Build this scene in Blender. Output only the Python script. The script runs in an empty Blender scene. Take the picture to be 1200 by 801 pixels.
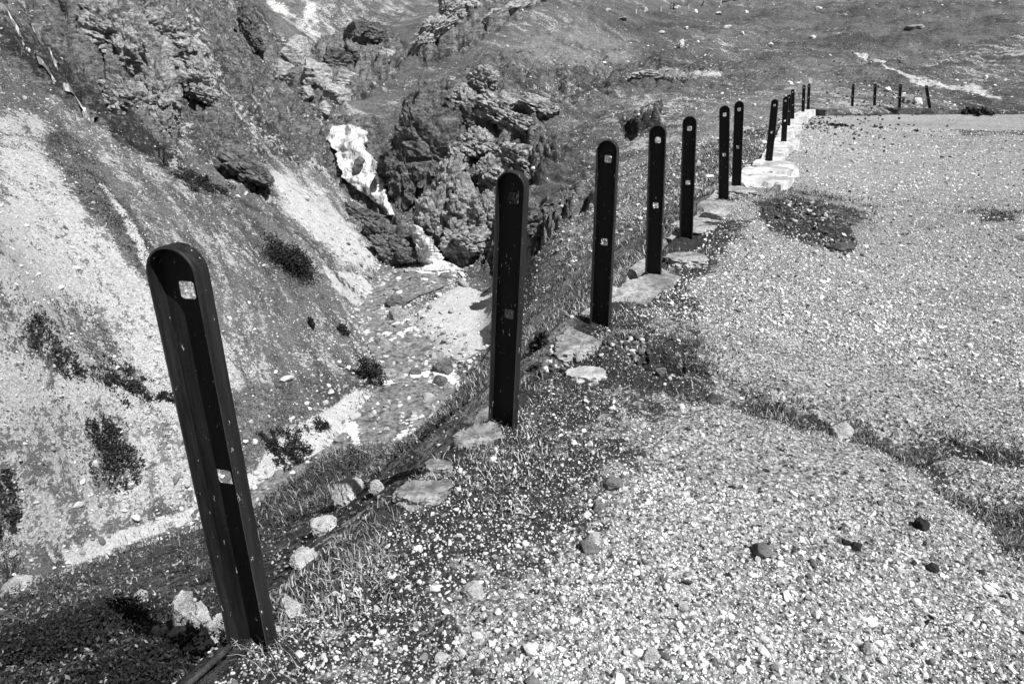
import bpy, bmesh, math, random
import numpy as np
from mathutils import Vector
random.seed(7)
rng = np.random.default_rng(11)
S = bpy.context.scene
COL = S.collection
F32 = np.float32

# ------------------------------------------------------------------ camera numbers
PITCH = math.radians(21.3); CP, SP = math.cos(PITCH), math.sin(PITCH)
FPX, CU, CV, HC = 800.0, 600.0, 400.5, 1.70

def pt(u, v, d):                       # image point at optical depth d -> world
    yy = (CV - v) / FPX
    return ((u - CU) / FPX * d, d * (CP + SP * yy), HC + d * (CP * yy - SP))
def ptz(u, v, z):                      # image point on the horizontal plane z
    yy = (CV - v) / FPX
    return pt(u, v, (z - HC) / (CP * yy - SP))
def proj(x, y, z):                     # world -> image + depth
    d = y * CP - (z - HC) * SP
    h = y * SP + (z - HC) * CP
    dd = np.where(np.abs(d) < 1e-3, 1e-3, d)
    return CU + FPX * x / dd, CV - FPX * h / dd, d

# ------------------------------------------------------------------ noise
def _hash(ix, iy, iz, seed):
    h = (ix.astype(np.uint32) * np.uint32(374761393)) ^ (iy.astype(np.uint32) * np.uint32(668265263)) \
        ^ (iz.astype(np.uint32) * np.uint32(2147483647 - 1013904)) ^ np.uint32((seed * 144665) & 0xffffffff)
    h = (h ^ (h >> np.uint32(13))) * np.uint32(1274126177)
    h = (h ^ (h >> np.uint32(16))) * np.uint32(2246822519)
    h = h ^ (h >> np.uint32(15))
    return (h & np.uint32(0xffffff)).astype(F32) / F32(0xffffff)
def vnoise(x, y, z, seed=0):
    x = np.asarray(x, F32); y = np.asarray(y, F32); z = np.asarray(z, F32)
    fx, fy, fz = np.floor(x), np.floor(y), np.floor(z)
    ix, iy, iz = fx.astype(np.int32), fy.astype(np.int32), fz.astype(np.int32)
    tx, ty, tz = x - fx, y - fy, z - fz
    tx = tx * tx * (3 - 2 * tx); ty = ty * ty * (3 - 2 * ty); tz = tz * tz * (3 - 2 * tz)
    def c(a, b, e): return _hash(ix + a, iy + b, iz + e, seed)
    x00 = c(0,0,0) * (1 - tx) + c(1,0,0) * tx; x10 = c(0,1,0) * (1 - tx) + c(1,1,0) * tx
    x01 = c(0,0,1) * (1 - tx) + c(1,0,1) * tx; x11 = c(0,1,1) * (1 - tx) + c(1,1,1) * tx
    y0 = x00 * (1 - ty) + x10 * ty; y1 = x01 * (1 - ty) + x11 * ty
    return y0 * (1 - tz) + y1 * tz
def fbm(x, y, z, octv=4, gain=.5, seed=0, ridge=False):
    a, s, tot = 1.0, 0.0, 0.0
    x = np.asarray(x, F32); y = np.asarray(y, F32) + 0 * x; z = np.asarray(z, F32) + 0 * x
    for o in range(octv):
        n = vnoise(x, y, z, seed + o * 17)
        if ridge: n = 1 - np.abs(2 * n - 1)
        s = s + a * n; tot += a; a *= gain
        x, y, z = (x * 1.62 + y * 1.18 + 3.1), (y * 1.62 - x * 1.18 + 7.7), z * 2.03 + 1.3
    return s / tot
def worley(x, y, z, seed=0):
    x = np.asarray(x, F32); y = np.asarray(y, F32); z = np.asarray(z, F32)
    fx, fy, fz = np.floor(x), np.floor(y), np.floor(z); ix, iy, iz = (q.astype(np.int32) for q in (fx, fy, fz))
    f1 = np.full(x.shape, 9, F32); f2 = f1.copy()
    for a in (-1, 0, 1):
        for b in (-1, 0, 1):
            for c in (-1, 0, 1):
                px = ix + a + _hash(ix + a, iy + b, iz + c, seed); py = iy + b + _hash(ix + a, iy + b, iz + c, seed + 1); pz = iz + c + _hash(ix + a, iy + b, iz + c, seed + 2)
                d = np.sqrt((px - x) ** 2 + (py - y) ** 2 + (pz - z) ** 2); f2 = np.minimum(f2, np.maximum(f1, d)); f1 = np.minimum(f1, d)
    return f1, f2
def sstep(a, b, x):
    t = np.clip((x - a) / (b - a), 0, 1); return t * t * (3 - 2 * t)

# ------------------------------------------------------------------ plan of the fence
POSTPX = [(300,745),(591,493),(704,377),(766,316),(804,277),(848,229),(863,217),(901,187),(918.5,165),(923.5,147),(928.6,139),(941,131),(947,128)]
POSTS = [ptz(u, v, 0.0)[:2] for u, v in POSTPX]
ENDPX = [(998.5,125.6),(1024.5,125.6),(1053.7,126.5),(1089.5,126.7)]
ENDP = [ptz(u, v, 0.0)[:2] for u, v in ENDPX]
# wall line: smooth path through the posts
WL = [(-2.9,-2.6),(-1.75,-.1)] + [POSTS[0]] + POSTS[1:]
WL = np.array(WL)
def resample(P, step):
    P = np.asarray(P, float); seg = np.hypot(*np.diff(P[:, :2], axis=0).T); s = np.r_[0, np.cumsum(seg)]
    n = max(2, int(s[-1] / step)); t = np.linspace(0, s[-1], n)
    return np.stack([np.interp(t, s, P[:, k]) for k in range(P.shape[1])], 1), t
TERR = [tuple(p) for p in WL] + [(ENDP[-1][0] + 1.2, ENDP[-1][1] + .3), (30, 41), (60, 40), (60, -20), (-2.9, -20)]
TERR = np.array(TERR)

def poly_sd(P, x, y):                  # signed distance, + inside
    d = np.full(x.shape, 1e9); ins = np.zeros(x.shape, bool); n = len(P)
    for i in range(n):
        ax, ay = P[i]; bx, by = P[(i + 1) % n]
        ex, ey = bx - ax, by - ay
        t = np.clip(((x - ax) * ex + (y - ay) * ey) / (ex * ex + ey * ey + 1e-12), 0, 1)
        d = np.minimum(d, (x - ax - t * ex) ** 2 + (y - ay - t * ey) ** 2)
        if ay != by:
            c = ((ay > y) != (by > y)) & (x < (bx - ax) * (y - ay) / (by - ay) + ax)
            ins ^= c
    return np.where(ins, 1, -1) * np.sqrt(d)
def line_d(P, x, y):                   # distance to a polyline and interpolated columns
    d = np.full(x.shape, 1e9); vals = [np.zeros(x.shape) for _ in range(P.shape[1] - 2)]
    for i in range(len(P) - 1):
        a, b = P[i], P[i + 1]; ex, ey = b[0] - a[0], b[1] - a[1]
        t = np.clip(((x - a[0]) * ex + (y - a[1]) * ey) / (ex * ex + ey * ey + 1e-12), 0, 1)
        q = np.hypot(x - a[0] - t * ex, y - a[1] - t * ey); m = q < d
        d = np.where(m, q, d)
        for k in range(len(vals)): vals[k] = np.where(m, a[2 + k] + t * (b[2 + k] - a[2 + k]), vals[k])
    return d, vals

# ------------------------------------------------------------------ stream (u, v, d, half width m)
STREAM = [(514,311,48.0,1.2),(488,324,45.8,2.6),(462,341,43.6,1.5),(445,357,41.6,.9),(448,380,39.2,1.0),(470,398,37.2,1.5),(486,421,35.2,1.6),(498,445,33.3,1.7),(480,474,31.2,1.8),(457,503,29.4,1.8),(433,527,28,1.7)]
ST = np.array([pt(u, v, d) + (w,) for u, v, d, w in STREAM] + [(-10.5,18.5,-13.2,1.6),(-17,10.5,-13.8,1.6),(-26,3,-14.5,1.7)])
ST = ST[:, [0, 1, 2, 3]]

BAR = np.array([ptz(548,345,-10.95) + (1.0,), ptz(530,366,-11.1) + (2.0,), ptz(528,386,-11.35) + (1.8,), ptz(548,405,-11.6) + (.9,)])
# ------------------------------------------------------------------ control points of the valley
CPX = [ # near slope below the wall
 (60,720,3.6),(0,800,2.6),(0,700,4.6),(230,650,4.6),(375,618,4.6),(410,577,5.0),(350,657,3.8),(215,735,2.95),(480,540,6.0),(400,532,9.3),
 (150,641,7.2),(60,674,6.5),(310,590,8.8),(430,545,9.8),(535,500,9.0),(300,640,4.9),(120,680,5.0),
 # slope behind the posts
 (650,470,6.0),(640,400,11),(650,330,15),(630,300,22),(590,440,20),(560,462,23.5),(574,400,35.4),(562,345,41.6),(540,340,43),(510,362,40.2),(535,412,35.1),(500,385,37.9),(595,385,32),(700,260,26),(740,200,33),(800,170,36),(860,120,42),(690,330,12.5),(750,240,21),(820,190,23),
 (620,225,44),(660,250,36),(640,275,33),
 # the waterfall and the crag
 (405,146,58.5),(420,200,55.3),(450,235,53.3),(485,268,51.5),(500,288,50),(470,200,54.5),(520,200,51.5),(490,110,57),(530,120,55),(580,160,50.5),(570,290,47.5),(530,290,48.3),
 (620,200,46.5),(680,150,50),(600,60,62),(700,80,65),(640,20,75),(470,130,61),(740,130,47),(760,100,55),
 # gorge above
 (390,125,65),(372,95,78),(380,50,100),(370,10,140),(440,60,85),(420,20,110),(470,0,110),(540,0,90),(620,0,86),(560,60,68),(330,90,66),(330,30,85),(300,0,86),(500,60,72),
 # left slope
 (230,80,52),(230,0,65),(170,20,52),(180,80,48),(100,0,49),(0,0,40),(0,130,33),(60,130,37),(130,110,43),(150,200,36),(200,160,43),(0,300,22.3),(0,200,28),(250,250,37),(350,230,46),(280,180,46),(425,300,46),(380,280,43),(300,350,33),(400,350,38.5),(425,420,34.8),(200,300,30),(100,400,25),(0,400,20.8),(0,500,20),(0,580,19.8),(100,560,22.5),(0,640,19.3),(100,635,21.0),(200,500,25),(300,480,28),(250,580,24),(380,490,29.5),(455,455,32.5),(430,380,38.5),(300,545,26),
 # meadow
 (860,60,70),(800,10,110),(700,10,100),(1000,50,70),(1190,100,50),(1190,50,65),(1190,0,85),(1000,0,100),(900,90,54),(1000,108,46),(1100,110,47),(800,120,50),(1050,85,53)]
C = [pt(*c) for c in CPX]
for a in ST: C.append((a[0], a[1], a[2] - .1))
C += [(0,200,36),(-60,200,52),(-30,150,34),(80,180,32),(150,120,22),(-110,100,52),(-65,30,16),(-45,0,-3),(200,200,45),(-150,200,80),(100,60,6),(70,45,1),(0,320,75),(150,320,75),(-150,320,110),(320,100,50),(-200,0,40),(-9,13.5,-10.8),(-5.5,12.5,-7.5),(-14,5,-11.5),(-8,2,-4.2),(-5,-1,-2.6),(-2.5,14.5,-6.8),
      (-9,-6,-4),(-40,-40,-8)]
# along the outer foot of the wall, and under the terrace
wr, _ = resample(WL, 1.6)
for i in range(len(wr) - 1):
    t = wr[min(i + 1, len(wr) - 1)] - wr[max(i - 1, 0)]; t = t / np.hypot(*t); nl = np.array([-t[1], t[0]])
    p = wr[i] + nl * .38; C.append((p[0], p[1], -.36))
    p = wr[i] - nl * 1.6; C.append((p[0], p[1], -.2))
for k in range(4): C.append((ENDP[k][0], ENDP[k][1] + .6, .1))
C += [(5,2,-.3),(10,10,-.3),(20,25,-.3),(30,35,-.3),(30,5,-.3),(55,20,-.2),(10,-15,-.3),(24,44,.4),(0,-15,-.3),(35,46,.8)]
C = np.array(C, float)

def tps_fit(C):
    n = len(C); X = C[:, :2] / 50.0
    r2 = ((X[:, None] - X[None]) ** 2).sum(-1)
    K = .5 * r2 * np.log(r2 + 1e-12)
    A = np.zeros((n + 3, n + 3)); A[:n, :n] = K + np.eye(n) * 2e-6
    A[:n, n] = 1; A[:n, n + 1:] = X; A[n, :n] = 1; A[n + 1:, :n] = X.T
    return np.linalg.solve(A, np.r_[C[:, 2], 0, 0, 0])
TW = tps_fit(C); TX = (C[:, :2] / 50.0)
def tps(x, y):
    out = np.empty(x.shape, float); xf, yf, of = x.ravel(), y.ravel(), out.ravel()
    n = len(TX); w = TW[:n].astype(F32)
    for i in range(0, len(xf), 20000):
        a = (xf[i:i + 20000] / 50).astype(F32); b = (yf[i:i + 20000] / 50).astype(F32)
        r2 = (a[:, None] - TX[None, :, 0].astype(F32)) ** 2 + (b[:, None] - TX[None, :, 1].astype(F32)) ** 2
        of[i:i + 20000] = (.5 * r2 * np.log(r2 + 1e-12)) @ w + TW[n] + TW[n + 1] * a + TW[n + 2] * b
    return of.reshape(x.shape)

# painted land cover: polygons given on the ground through the view they were traced in
def poly_soft(P, u, v, feather):
    P = np.array(P, float); m = np.zeros(u.shape)
    lo, hi = P.min(0) - feather, P.max(0) + feather
    s = (u > lo[0]) & (u < hi[0]) & (v > lo[1]) & (v < hi[1])
    if s.any(): m[s] = sstep(-feather, feather, poly_sd(P, u[s], v[s]))
    return m
def line_soft(P, u, v, w, feather):
    P = np.array(P, float); m = np.zeros(u.shape)
    lo, hi = P.min(0) - w - feather, P.max(0) + w + feather
    s = (u > lo[0]) & (u < hi[0]) & (v > lo[1]) & (v < hi[1])
    if s.any(): m[s] = 1 - sstep(w - feather, w + feather, line_d(P, u[s], v[s])[0])
    return m

ROCK = [  # polygon, amount, feather, dmin, dmax
 ([(40,0),(215,0),(225,60),(210,130),(205,175),(160,150),(90,90),(40,60)], 1.0, 14, 30, 75),
 ([(0,0),(60,0),(110,80),(170,150),(215,190),(190,190),(90,130),(0,60)], .8, 10, 25, 60),
 ([(290,10),(345,60),(395,110),(390,140),(345,110),(300,70),(250,0)], .7, 14, 50, 110),
 ([(355,60),(430,25),(480,60),(440,100),(400,125),(365,120)], .9, 14, 55, 130),
 ([(455,180),(480,120),(560,80),(620,120),(650,180),(605,240),(595,310),(540,305),(470,250)], 1.0, 14, 42, 64),
 ([(380,140),(440,140),(460,240),(520,300),(470,310),(430,240),(385,205)], .8, 10, 44, 62),
 ([(480,60),(540,0),(640,0),(600,20),(540,60),(500,75)], .7, 10, 60, 120),
 ([(215,60),(260,100),(300,170),(330,240),(300,230),(230,170),(205,120)], .6, 14, 35, 70),
 ([(215,0),(300,0),(345,90),(390,150),(385,200),(330,180),(260,110)], .55, 18, 40, 90),
 ([(610,250),(690,220),(700,240),(640,290),(610,300)], .8, 8, 28, 50),
 ([(560,60),(740,80),(740,110),(640,130),(560,110)], .3, 20, 45, 75),
 ([(740,80),(790,85),(845,88),(840,98),(770,102)], .5, 6, 45, 75),
 ([(725,140),(775,125),(775,150),(735,160)], .7, 6, 38, 60)]
RIBS = [([(560,70),(640,30),(745,55),(745,110),(700,170),(690,230),(640,260),(620,200)], 1.0, 25, 35, 80)]
def paint(L, u, v, d):
    m = np.zeros(u.shape)
    for P, a, f, d0, d1 in L:
        k = poly_soft(P, u, v, f) * a * ((d > d0) & (d < d1)); m = np.maximum(m, k)
    return m

POT = ptz(770,438,-.1)
DITCH = [np.array([ptz(*p, -.12)[:2] for p in L]) for L in
         ([(800,440),(850,466),(900,482),(980,494),(1080,503),(1210,522)], [(1060,505),(1100,540),(1150,580),(1210,610)])]
def terrace(x, y, sd):
    z = -.03 - .13 * sstep(.4, 2.4, sd) - .13 * sstep(8.5, 14, y) - .18 * sstep(27, 34, y)
    z = z + .10 * (fbm(x * .7, y * .7, .3, 3, seed=3) - .5) + .05 * (fbm(x * 3.5, y * 3.5, .3, 3, seed=5) - .5)
    z = z + .10 * (fbm(x * 2.2, y * 2.2, 4.3, 3, seed=8) - .5) * (1 - sstep(.25, .9, sd))
    z = z + .022 * (fbm(x * 14, y * 14, .3, 3, seed=9) - .5)
    r = np.hypot(x - POT[0], (y - POT[1]) * .9); z = z - .26 * (1 - sstep(.07, .2, r + .1 * (fbm(x * 7, y * 7, 1, 2, seed=4) - .5)))
    z = z + .06 * np.exp(-((r - .3) / .12) ** 2)
    for D in DITCH:
        q = line_d(D, x, y)[0]; z = z - .07 * np.exp(-(q / .18) ** 2)
    return z

def H(x, y, full=False):
    x = np.asarray(x, float); y = np.asarray(y, float)
    sd = poly_sd(TERR, x, y)
    z0 = tps(x, y)
    u, v, d = proj(x, y, z0); v = np.where(d < .5, 5000, v)
    rk = paint(ROCK, u, v, d); rb = paint(RIBS, u, v, d)
    near = sstep(2, 12, np.hypot(x, y))
    z = z0 + .07 * near * (fbm(x * 4.2, y * 4.2, 0, 3, .6, seed=27) - .5) + (.25 * near + .1) * (fbm(x * .45, y * .45, 0, 4, seed=21) - .5) + .10 * (fbm(x * 2.3, y * 2.3, 0, 4, .6, seed=23) - .5)
    # ribs (little contour steps) on the grazed slopes
    zz = z0 + .8 * (fbm(x * .3, y * .3, 0, 2, seed=31) - .5)
    rib = fbm(x * .8, y * .8, zz * 3.2, 2, seed=33, ridge=True)
    z = z + (.40 * rb + .025 * near) * (rib - .5)
    mead = sstep(40, 60, y) * sstep(0, 12, x + .12 * (y - 40))
    z = z + mead * (2.4 * (fbm(x * .11, y * .09, 0, 3, .5, seed=25) - .5) + .5 * (fbm(x * 1.3, y * 1.0, 0, 3, .6, seed=28) - .5) + 1.3 * (fbm(x * .4, y * .4, 0, 3, .5, seed=26) - .5))
    # bedrock
    if (rk > 0).any():
        k = rk > 0
        xx, yy_, zk = x[k], y[k], z0[k]
        a = fbm(xx * .28, yy_ * .28, zk * .28, 4, .55, seed=41, ridge=True)
        b = fbm(xx * .9 + zk * .4, yy_ * .9, zk * 1.3, 4, .6, seed=43, ridge=True)
        f1, f2 = worley(xx * .38 + .5 * a, yy_ * .38, zk * .62, 47); f3, f4 = worley(xx * 1.1, yy_ * 1.1, zk * 1.9, 48)
        z[k] = z[k] + 1.45 * rk[k] * (1.3 * (a - .62) + .7 * (b - .6) + 1.3 * (np.minimum((f2 - f1) / .25, 1) - .8) - .7 * (f1 - .45) + .4 * (np.minimum((f4 - f3) / .25, 1) - .8))
    # stream bed
    q, (wz, ww) = line_d(ST, x, y)
    bed = wz - .22 + .22 * (fbm(x * 1.3, y * 1.3, 0, 3, seed=51) - .45)
    k = 1 - sstep(ww * .8, ww + 1.3, q + .9 * (fbm(x * .8, y * .8, 3, 2, seed=52) - .5))
    z = z * (1 - k) + bed * k
    q, (bz, bw) = line_d(BAR, x, y)
    k = (1 - sstep(bw * .6, bw + 1.5, q)) * (1 - k); z = z * (1 - k) + (bz + .10 * (fbm(x * 1.1, y * 1.1, 3, 3, seed=53) - .5)) * k
    zt = terrace(x, y, sd)
    far = sstep(40, 46, y) * 0
    east = sstep(18, 30, x)            # beyond the end wall the gravel runs softly into the meadow
    t = sstep(-.33 - 5 * east, -.08, sd)
    z = z * (1 - t) + zt * t
    if full: return z, dict(sd=sd, rock=rk * (1 - t), rib=rb * (1 - t), stream=q - ww, t=t)
    return z

def hit(uv, dmin=1.6, dmax=160):       # where the view ray meets the ground
    uv = np.asarray(uv, float).reshape(-1, 2)
    ds = np.geomspace(dmin, dmax, 420)
    yy = (CV - uv[:, 1:2]) / FPX
    X = (uv[:, 0:1] - CU) / FPX * ds; Y = ds * (CP + SP * yy); Z = HC + ds * (CP * yy - SP)
    G = H(X, Y); below = Z < G
    i = np.argmax(below, 1); i = np.where(below.any(1), i, len(ds) - 1); i = np.maximum(i, 1); r = np.arange(len(uv))
    a, b = (Z - G)[r, i - 1], (Z - G)[r, i]
    t = np.clip(a / (a - b + 1e-9), 0, 1); d = ds[i - 1] + (ds[i] - ds[i - 1]) * t
    return np.array([pt(uv[k, 0], uv[k, 1], d[k]) + (d[k],) for k in range(len(uv))])

# ------------------------------------------------------------------ object helpers
def mesh_obj(name, V, Fs, mat, parent=None, smooth=False, attrs=None, loc=None):
    V = np.asarray(V, F32); me = bpy.data.meshes.new(name)
    me.vertices.add(len(V)); me.vertices.foreach_set('co', V.ravel())
    if isinstance(Fs, np.ndarray):
        n, k = Fs.shape; me.loops.add(n * k); me.loops.foreach_set('vertex_index', Fs.astype(np.int32).ravel())
        me.polygons.add(n); me.polygons.foreach_set('loop_start', np.arange(0, n * k, k, dtype=np.int32))
        try: me.polygons.foreach_set('loop_total', np.full(n, k, np.int32))
        except Exception: pass
    else:
        me.clear_geometry(); me.from_pydata(V.tolist(), [], Fs)
    me.update(calc_edges=True)
    for a, arr in (attrs or {}).items():
        at = me.attributes.new(a, 'FLOAT', 'POINT'); at.data.foreach_set('value', np.asarray(arr, F32))
    me.polygons.foreach_set('use_smooth', np.full(len(me.polygons), smooth)); me.update()
    if mat: me.materials.append(mat)
    o = bpy.data.objects.new(name, me); COL.objects.link(o)
    if parent: o.parent = parent
    if loc is not None: o.location = loc
    return o
def tag(o, label=None, cat=None, group=None, kind=None):
    if label: o['label'] = label
    if cat: o['category'] = cat
    if group: o['group'] = group
    if kind: o['kind'] = kind
    return o
def empty(name, loc, rz=0):
    o = bpy.data.objects.new(name, None); COL.objects.link(o); o.location = loc; o.rotation_euler = (0, 0, rz)
    o.empty_display_size = .2; return o

# ------------------------------------------------------------------ material helpers (everything is grey: a black and white place)
class NT:
    def __init__(s, name):
        s.m = bpy.data.materials.new(name); s.m.use_nodes = True; s.t = s.m.node_tree; s.t.nodes.clear()
        s.out = s.t.nodes.new('ShaderNodeOutputMaterial'); s.b = s.t.nodes.new('ShaderNodeBsdfPrincipled')
        s.t.links.new(s.b.outputs[0], s.out.inputs[0]); s.co = s.t.nodes.new('ShaderNodeTexCoord').outputs['Object']
    def n(s, typ, **kw):
        x = s.t.nodes.new(typ)
        for k, v in kw.items(): setattr(x, k, v)
        return x
    def put(s, sock, v):
        if isinstance(v, bpy.types.NodeSocket): s.t.links.new(v, sock)
        elif sock.type == 'RGBA': sock.default_value = (v, v, v, 1) if not hasattr(v, '__len__') else v
        else: sock.default_value = v
    def math(s, op, a, b=0.0, c=0.0, clamp=False):
        x = s.n('ShaderNodeMath', operation=op, use_clamp=clamp)
        s.put(x.inputs[0], a); s.put(x.inputs[1], b)
        if op in ('MULTIPLY_ADD',): s.put(x.inputs[2], c)
        return x.outputs[0]
    def ramp(s, x, a, b, lo=0.0, hi=1.0, smooth=True):
        r = s.n('ShaderNodeMapRange', interpolation_type='SMOOTHSTEP' if smooth else 'LINEAR')
        s.put(r.inputs[0], x); s.put(r.inputs[1], a); s.put(r.inputs[2], b); s.put(r.inputs[3], lo); s.put(r.inputs[4], hi)
        return r.outputs[0]
    def mix(s, f, a, b):
        r = s.n('ShaderNodeMix', data_type='FLOAT'); s.put(r.inputs[0], f); s.put(r.inputs[2], a); s.put(r.inputs[3], b); return r.outputs[0]
    def noise(s, scale, detail=5, rough=.6, co=None, dist=0.0):
        r = s.n('ShaderNodeTexNoise'); s.put(r.inputs['Vector'], co or s.co); r.inputs['Scale'].default_value = scale
        r.inputs['Detail'].default_value = detail; r.inputs['Roughness'].default_value = rough; r.inputs['Distortion'].default_value = dist
        return r.outputs[0]
    def vor(s, scale, co=None, feature='F1'):
        r = s.n('ShaderNodeTexVoronoi', feature=feature); s.put(r.inputs['Vector'], co or s.co); r.inputs['Scale'].default_value = scale
        sep = s.n('ShaderNodeSeparateColor')
        if feature == 'F1': s.t.links.new(r.outputs['Color'], sep.inputs[0])
        return r.outputs['Distance'], sep.outputs[0]
    def mapped(s, scale, rot=(0, 0, 0)):
        r = s.n('ShaderNodeMapping'); s.t.links.new(s.co, r.inputs[0]); r.inputs['Scale'].default_value = scale; r.inputs['Rotation'].default_value = rot
        return r.outputs[0]
    def attr(s, name):
        r = s.n('ShaderNodeAttribute', attribute_name=name); return r.outputs['Fac']
    def bump(s, h, strength=.5, dist=.05, prev=None):
        r = s.n('ShaderNodeBump'); s.put(r.inputs['Height'], h); r.inputs['Strength'].default_value = strength; r.inputs['Distance'].default_value = dist
        if prev: s.t.links.new(prev, r.inputs['Normal'])
        return r.outputs[0]
    def finish(s, col, rough=.9, normal=None, spec=.2, metallic=0.0):
        c = s.n('ShaderNodeCombineColor')
        for i in range(3): s.put(c.inputs[i], col)
        s.t.links.new(c.outputs[0], s.b.inputs['Base Color']); s.put(s.b.inputs['Roughness'], rough)
        s.b.inputs['Specular IOR Level'].default_value = spec; s.b.inputs['Metallic'].default_value = metallic
        if normal: s.t.links.new(normal, s.b.inputs['Normal'])
        return s.m

def m_terrain():
    s = NT('hill_ground')
    g, rk, gv, soil, pale = s.attr('grass'), s.attr('rock'), s.attr('gravel'), s.attr('soil'), s.attr('pale')
    n0 = s.noise(.16, 6, .62); n1 = s.noise(.6, 9, .7); n2 = s.noise(3.0, 8, .72); n3 = s.noise(19, 5, .7); n5 = s.noise(8.5, 6, .7)
    mp = s.n('ShaderNodeMapping', vector_type='TEXTURE'); s.t.links.new(s.co, mp.inputs[0]); mp.inputs['Rotation'].default_value = (0, 0, -.87); mp.inputs['Scale'].default_value = (5.5, .9, 2.2)
    down = s.noise(1.0, 7, .68, mp.outputs[0])
    rib = s.noise(1.0, 5, .65, s.mapped((1, 1, 2.2)))
    vd, vc = s.vor(5.5); vd2, vc2 = s.vor(15)
    def c(n, k): return s.math('MULTIPLY', s.math('SUBTRACT', n, .5), k)
    def add(*a):
        r = a[0]
        for q in a[1:]: r = s.math('ADD', r, q)
        return r
    # turf
    gt = add(c(n2, 2.0), c(n3, 3.0), c(n1, 1.6), c(n0, 1.5), c(n5, 2.6))
    gcol = s.ramp(gt, -.75, .85, .010, .21); gcol = s.math('MULTIPLY', gcol, s.math('ADD', 1.0, s.math('MULTIPLY', s.attr('turf_lift'), 1.3)))
    speck = s.math('MULTIPLY', s.ramp(vc, .72, .78), s.ramp(vd, .12, .34, 1, 0)); speck = s.math('MULTIPLY', speck, s.ramp(n1, .42, .56))
    speck2 = s.math('MULTIPLY', s.ramp(vc2, .70, .76), s.ramp(vd2, .2, .40, 1, 0)); speck2 = s.math('MULTIPLY', speck2, s.ramp(n2, .42, .56))
    gcol = s.mix(s.math('MAXIMUM', s.math('MULTIPLY', speck, .8), s.math('MULTIPLY', speck2, .7)), gcol, .42)
    # scree
    st = add(c(n2, 1.3), c(n3, 2.0), c(n5, 1.3), c(vc2, .5), c(n1, .6), c(down, .9))
    scol = s.ramp(st, -.85, .65, .26, .78)
    scol = s.mix(s.math('MULTIPLY', s.ramp(add(c(n2, 1), c(n3, 1.3)), -.22, -.38), .8), scol, .07)
    # clumpy boundary between the two
    w = add(c(n1, 1.2), c(n2, 2.0), c(n5, 2.2), c(n3, 1.0), s.math('MULTIPLY', c(down, 2.1), s.math('SUBTRACT', 1.0, s.attr('turf_lift'))), c(n0, .5), s.math('MULTIPLY', s.math('SUBTRACT', g, .5), 1.35))
    gm = s.ramp(w, -.08, .09)
    col = s.mix(gm, scol, gcol)
    # bedrock
    nr = s.noise(1.1, 10, .72, s.mapped((1, 1, 2.8), (.35, .25, 0))); nr2 = s.noise(7, 8, .75)
    rcol = s.ramp(add(c(nr, 2.4), c(nr2, 1.9), c(n3, .9)), -.65, .75, .03, .50)
    rm = s.ramp(add(rk, c(n2, 1.6), c(n1, 1.6)), .32, .58)
    col = s.mix(rm, col, rcol)
    pcol = s.ramp(add(c(n3, 2.2), c(n2, 1.4)), -.6, .5, .36, .74)
    pm = s.ramp(add(pale, c(n2, 1.6), c(n1, 1.2), c(n3, .7)), .36, .62)
    col = s.mix(pm, col, pcol)
    # gravel of the terrace
    d3, c3 = s.vor(40); d4, c4 = s.vor(85); d5, c5 = s.vor(13); n4 = s.noise(55, 4, .7)
    q = s.mix(c3, .34, .76); q = s.mix(s.math('GREATER_THAN', c4, .84), q, .74); q = s.mix(s.math('LESS_THAN', c4, .10), q, .10)
    q = s.math('MULTIPLY', q, s.ramp(d3, .35, .65, 1.0, .6)); q = s.math('MULTIPLY', q, s.ramp(add(c(n2, 1.5), c(n4, 1.6), c(n0, .8)), -.6, .3, .5, 1.12))
    q = s.mix(s.math('MULTIPLY', s.math('LESS_THAN', c5, .035), s.ramp(d5, .2, .3, 1, 0)), q, .05)
    col = s.mix(gv, col, q)
    so = s.ramp(add(soil, c(n2, 2.0), c(n3, 1.2), c(n1, .8)), .40, .60)
    dark = s.ramp(add(c(n3, 2), c(n2, 1)), -.5, .5, .010, .10)
    col = s.mix(so, col, dark)
    b = s.bump(n2, .9, .3); b = s.bump(n5, .9, .12, b); b = s.bump(n3, .9, .06, b); b = s.bump(s.math('MULTIPLY', d3, gv), .9, -.02, b)
    b = s.bump(s.math('MULTIPLY', nr, rm), 1.0, .8, b)
    return s.finish(col, .95, b, .1)
def m_rock(name, lo, hi, lich=.0, scale=1.0):
    s = NT(name)
    a = s.noise(1.1 * scale, 10, .72, s.mapped((1, 1, 2.6), (.4, .3, .2))); b_ = s.noise(5 * scale, 8, .75); c = s.noise(26 * scale, 5, .7)
    def k(n, q): return s.math('MULTIPLY', s.math('SUBTRACT', n, .5), q)
    t = s.math('ADD', k(a, 2.6), s.math('ADD', k(b_, 2.2), k(c, 1.2)))
    col = s.ramp(t, -.7, .7, lo, hi)
    if lich: col = s.mix(s.math('MULTIPLY', s.ramp(s.noise(2.6 * scale, 6, .7), .53, .58), lich), col, lo * .5)
    n = s.bump(a, 1.0, .5 / scale); n = s.bump(b_, .9, .14 / scale, n); n = s.bump(c, .6, .03 / scale, n)
    return s.finish(col, .92, n, .15)
def m_shade(name, mul=1.0, rough=.9, trans=0.0):       # colour carried by each stone, leaf or blade
    s = NT(name); a = s.attr('shade'); n = s.noise(90, 4, .7)
    m = s.finish(s.math('MULTIPLY', s.math('MULTIPLY', a, mul), s.ramp(n, .25, .75, .8, 1.2)), rough, None, .15)
    return m
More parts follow.
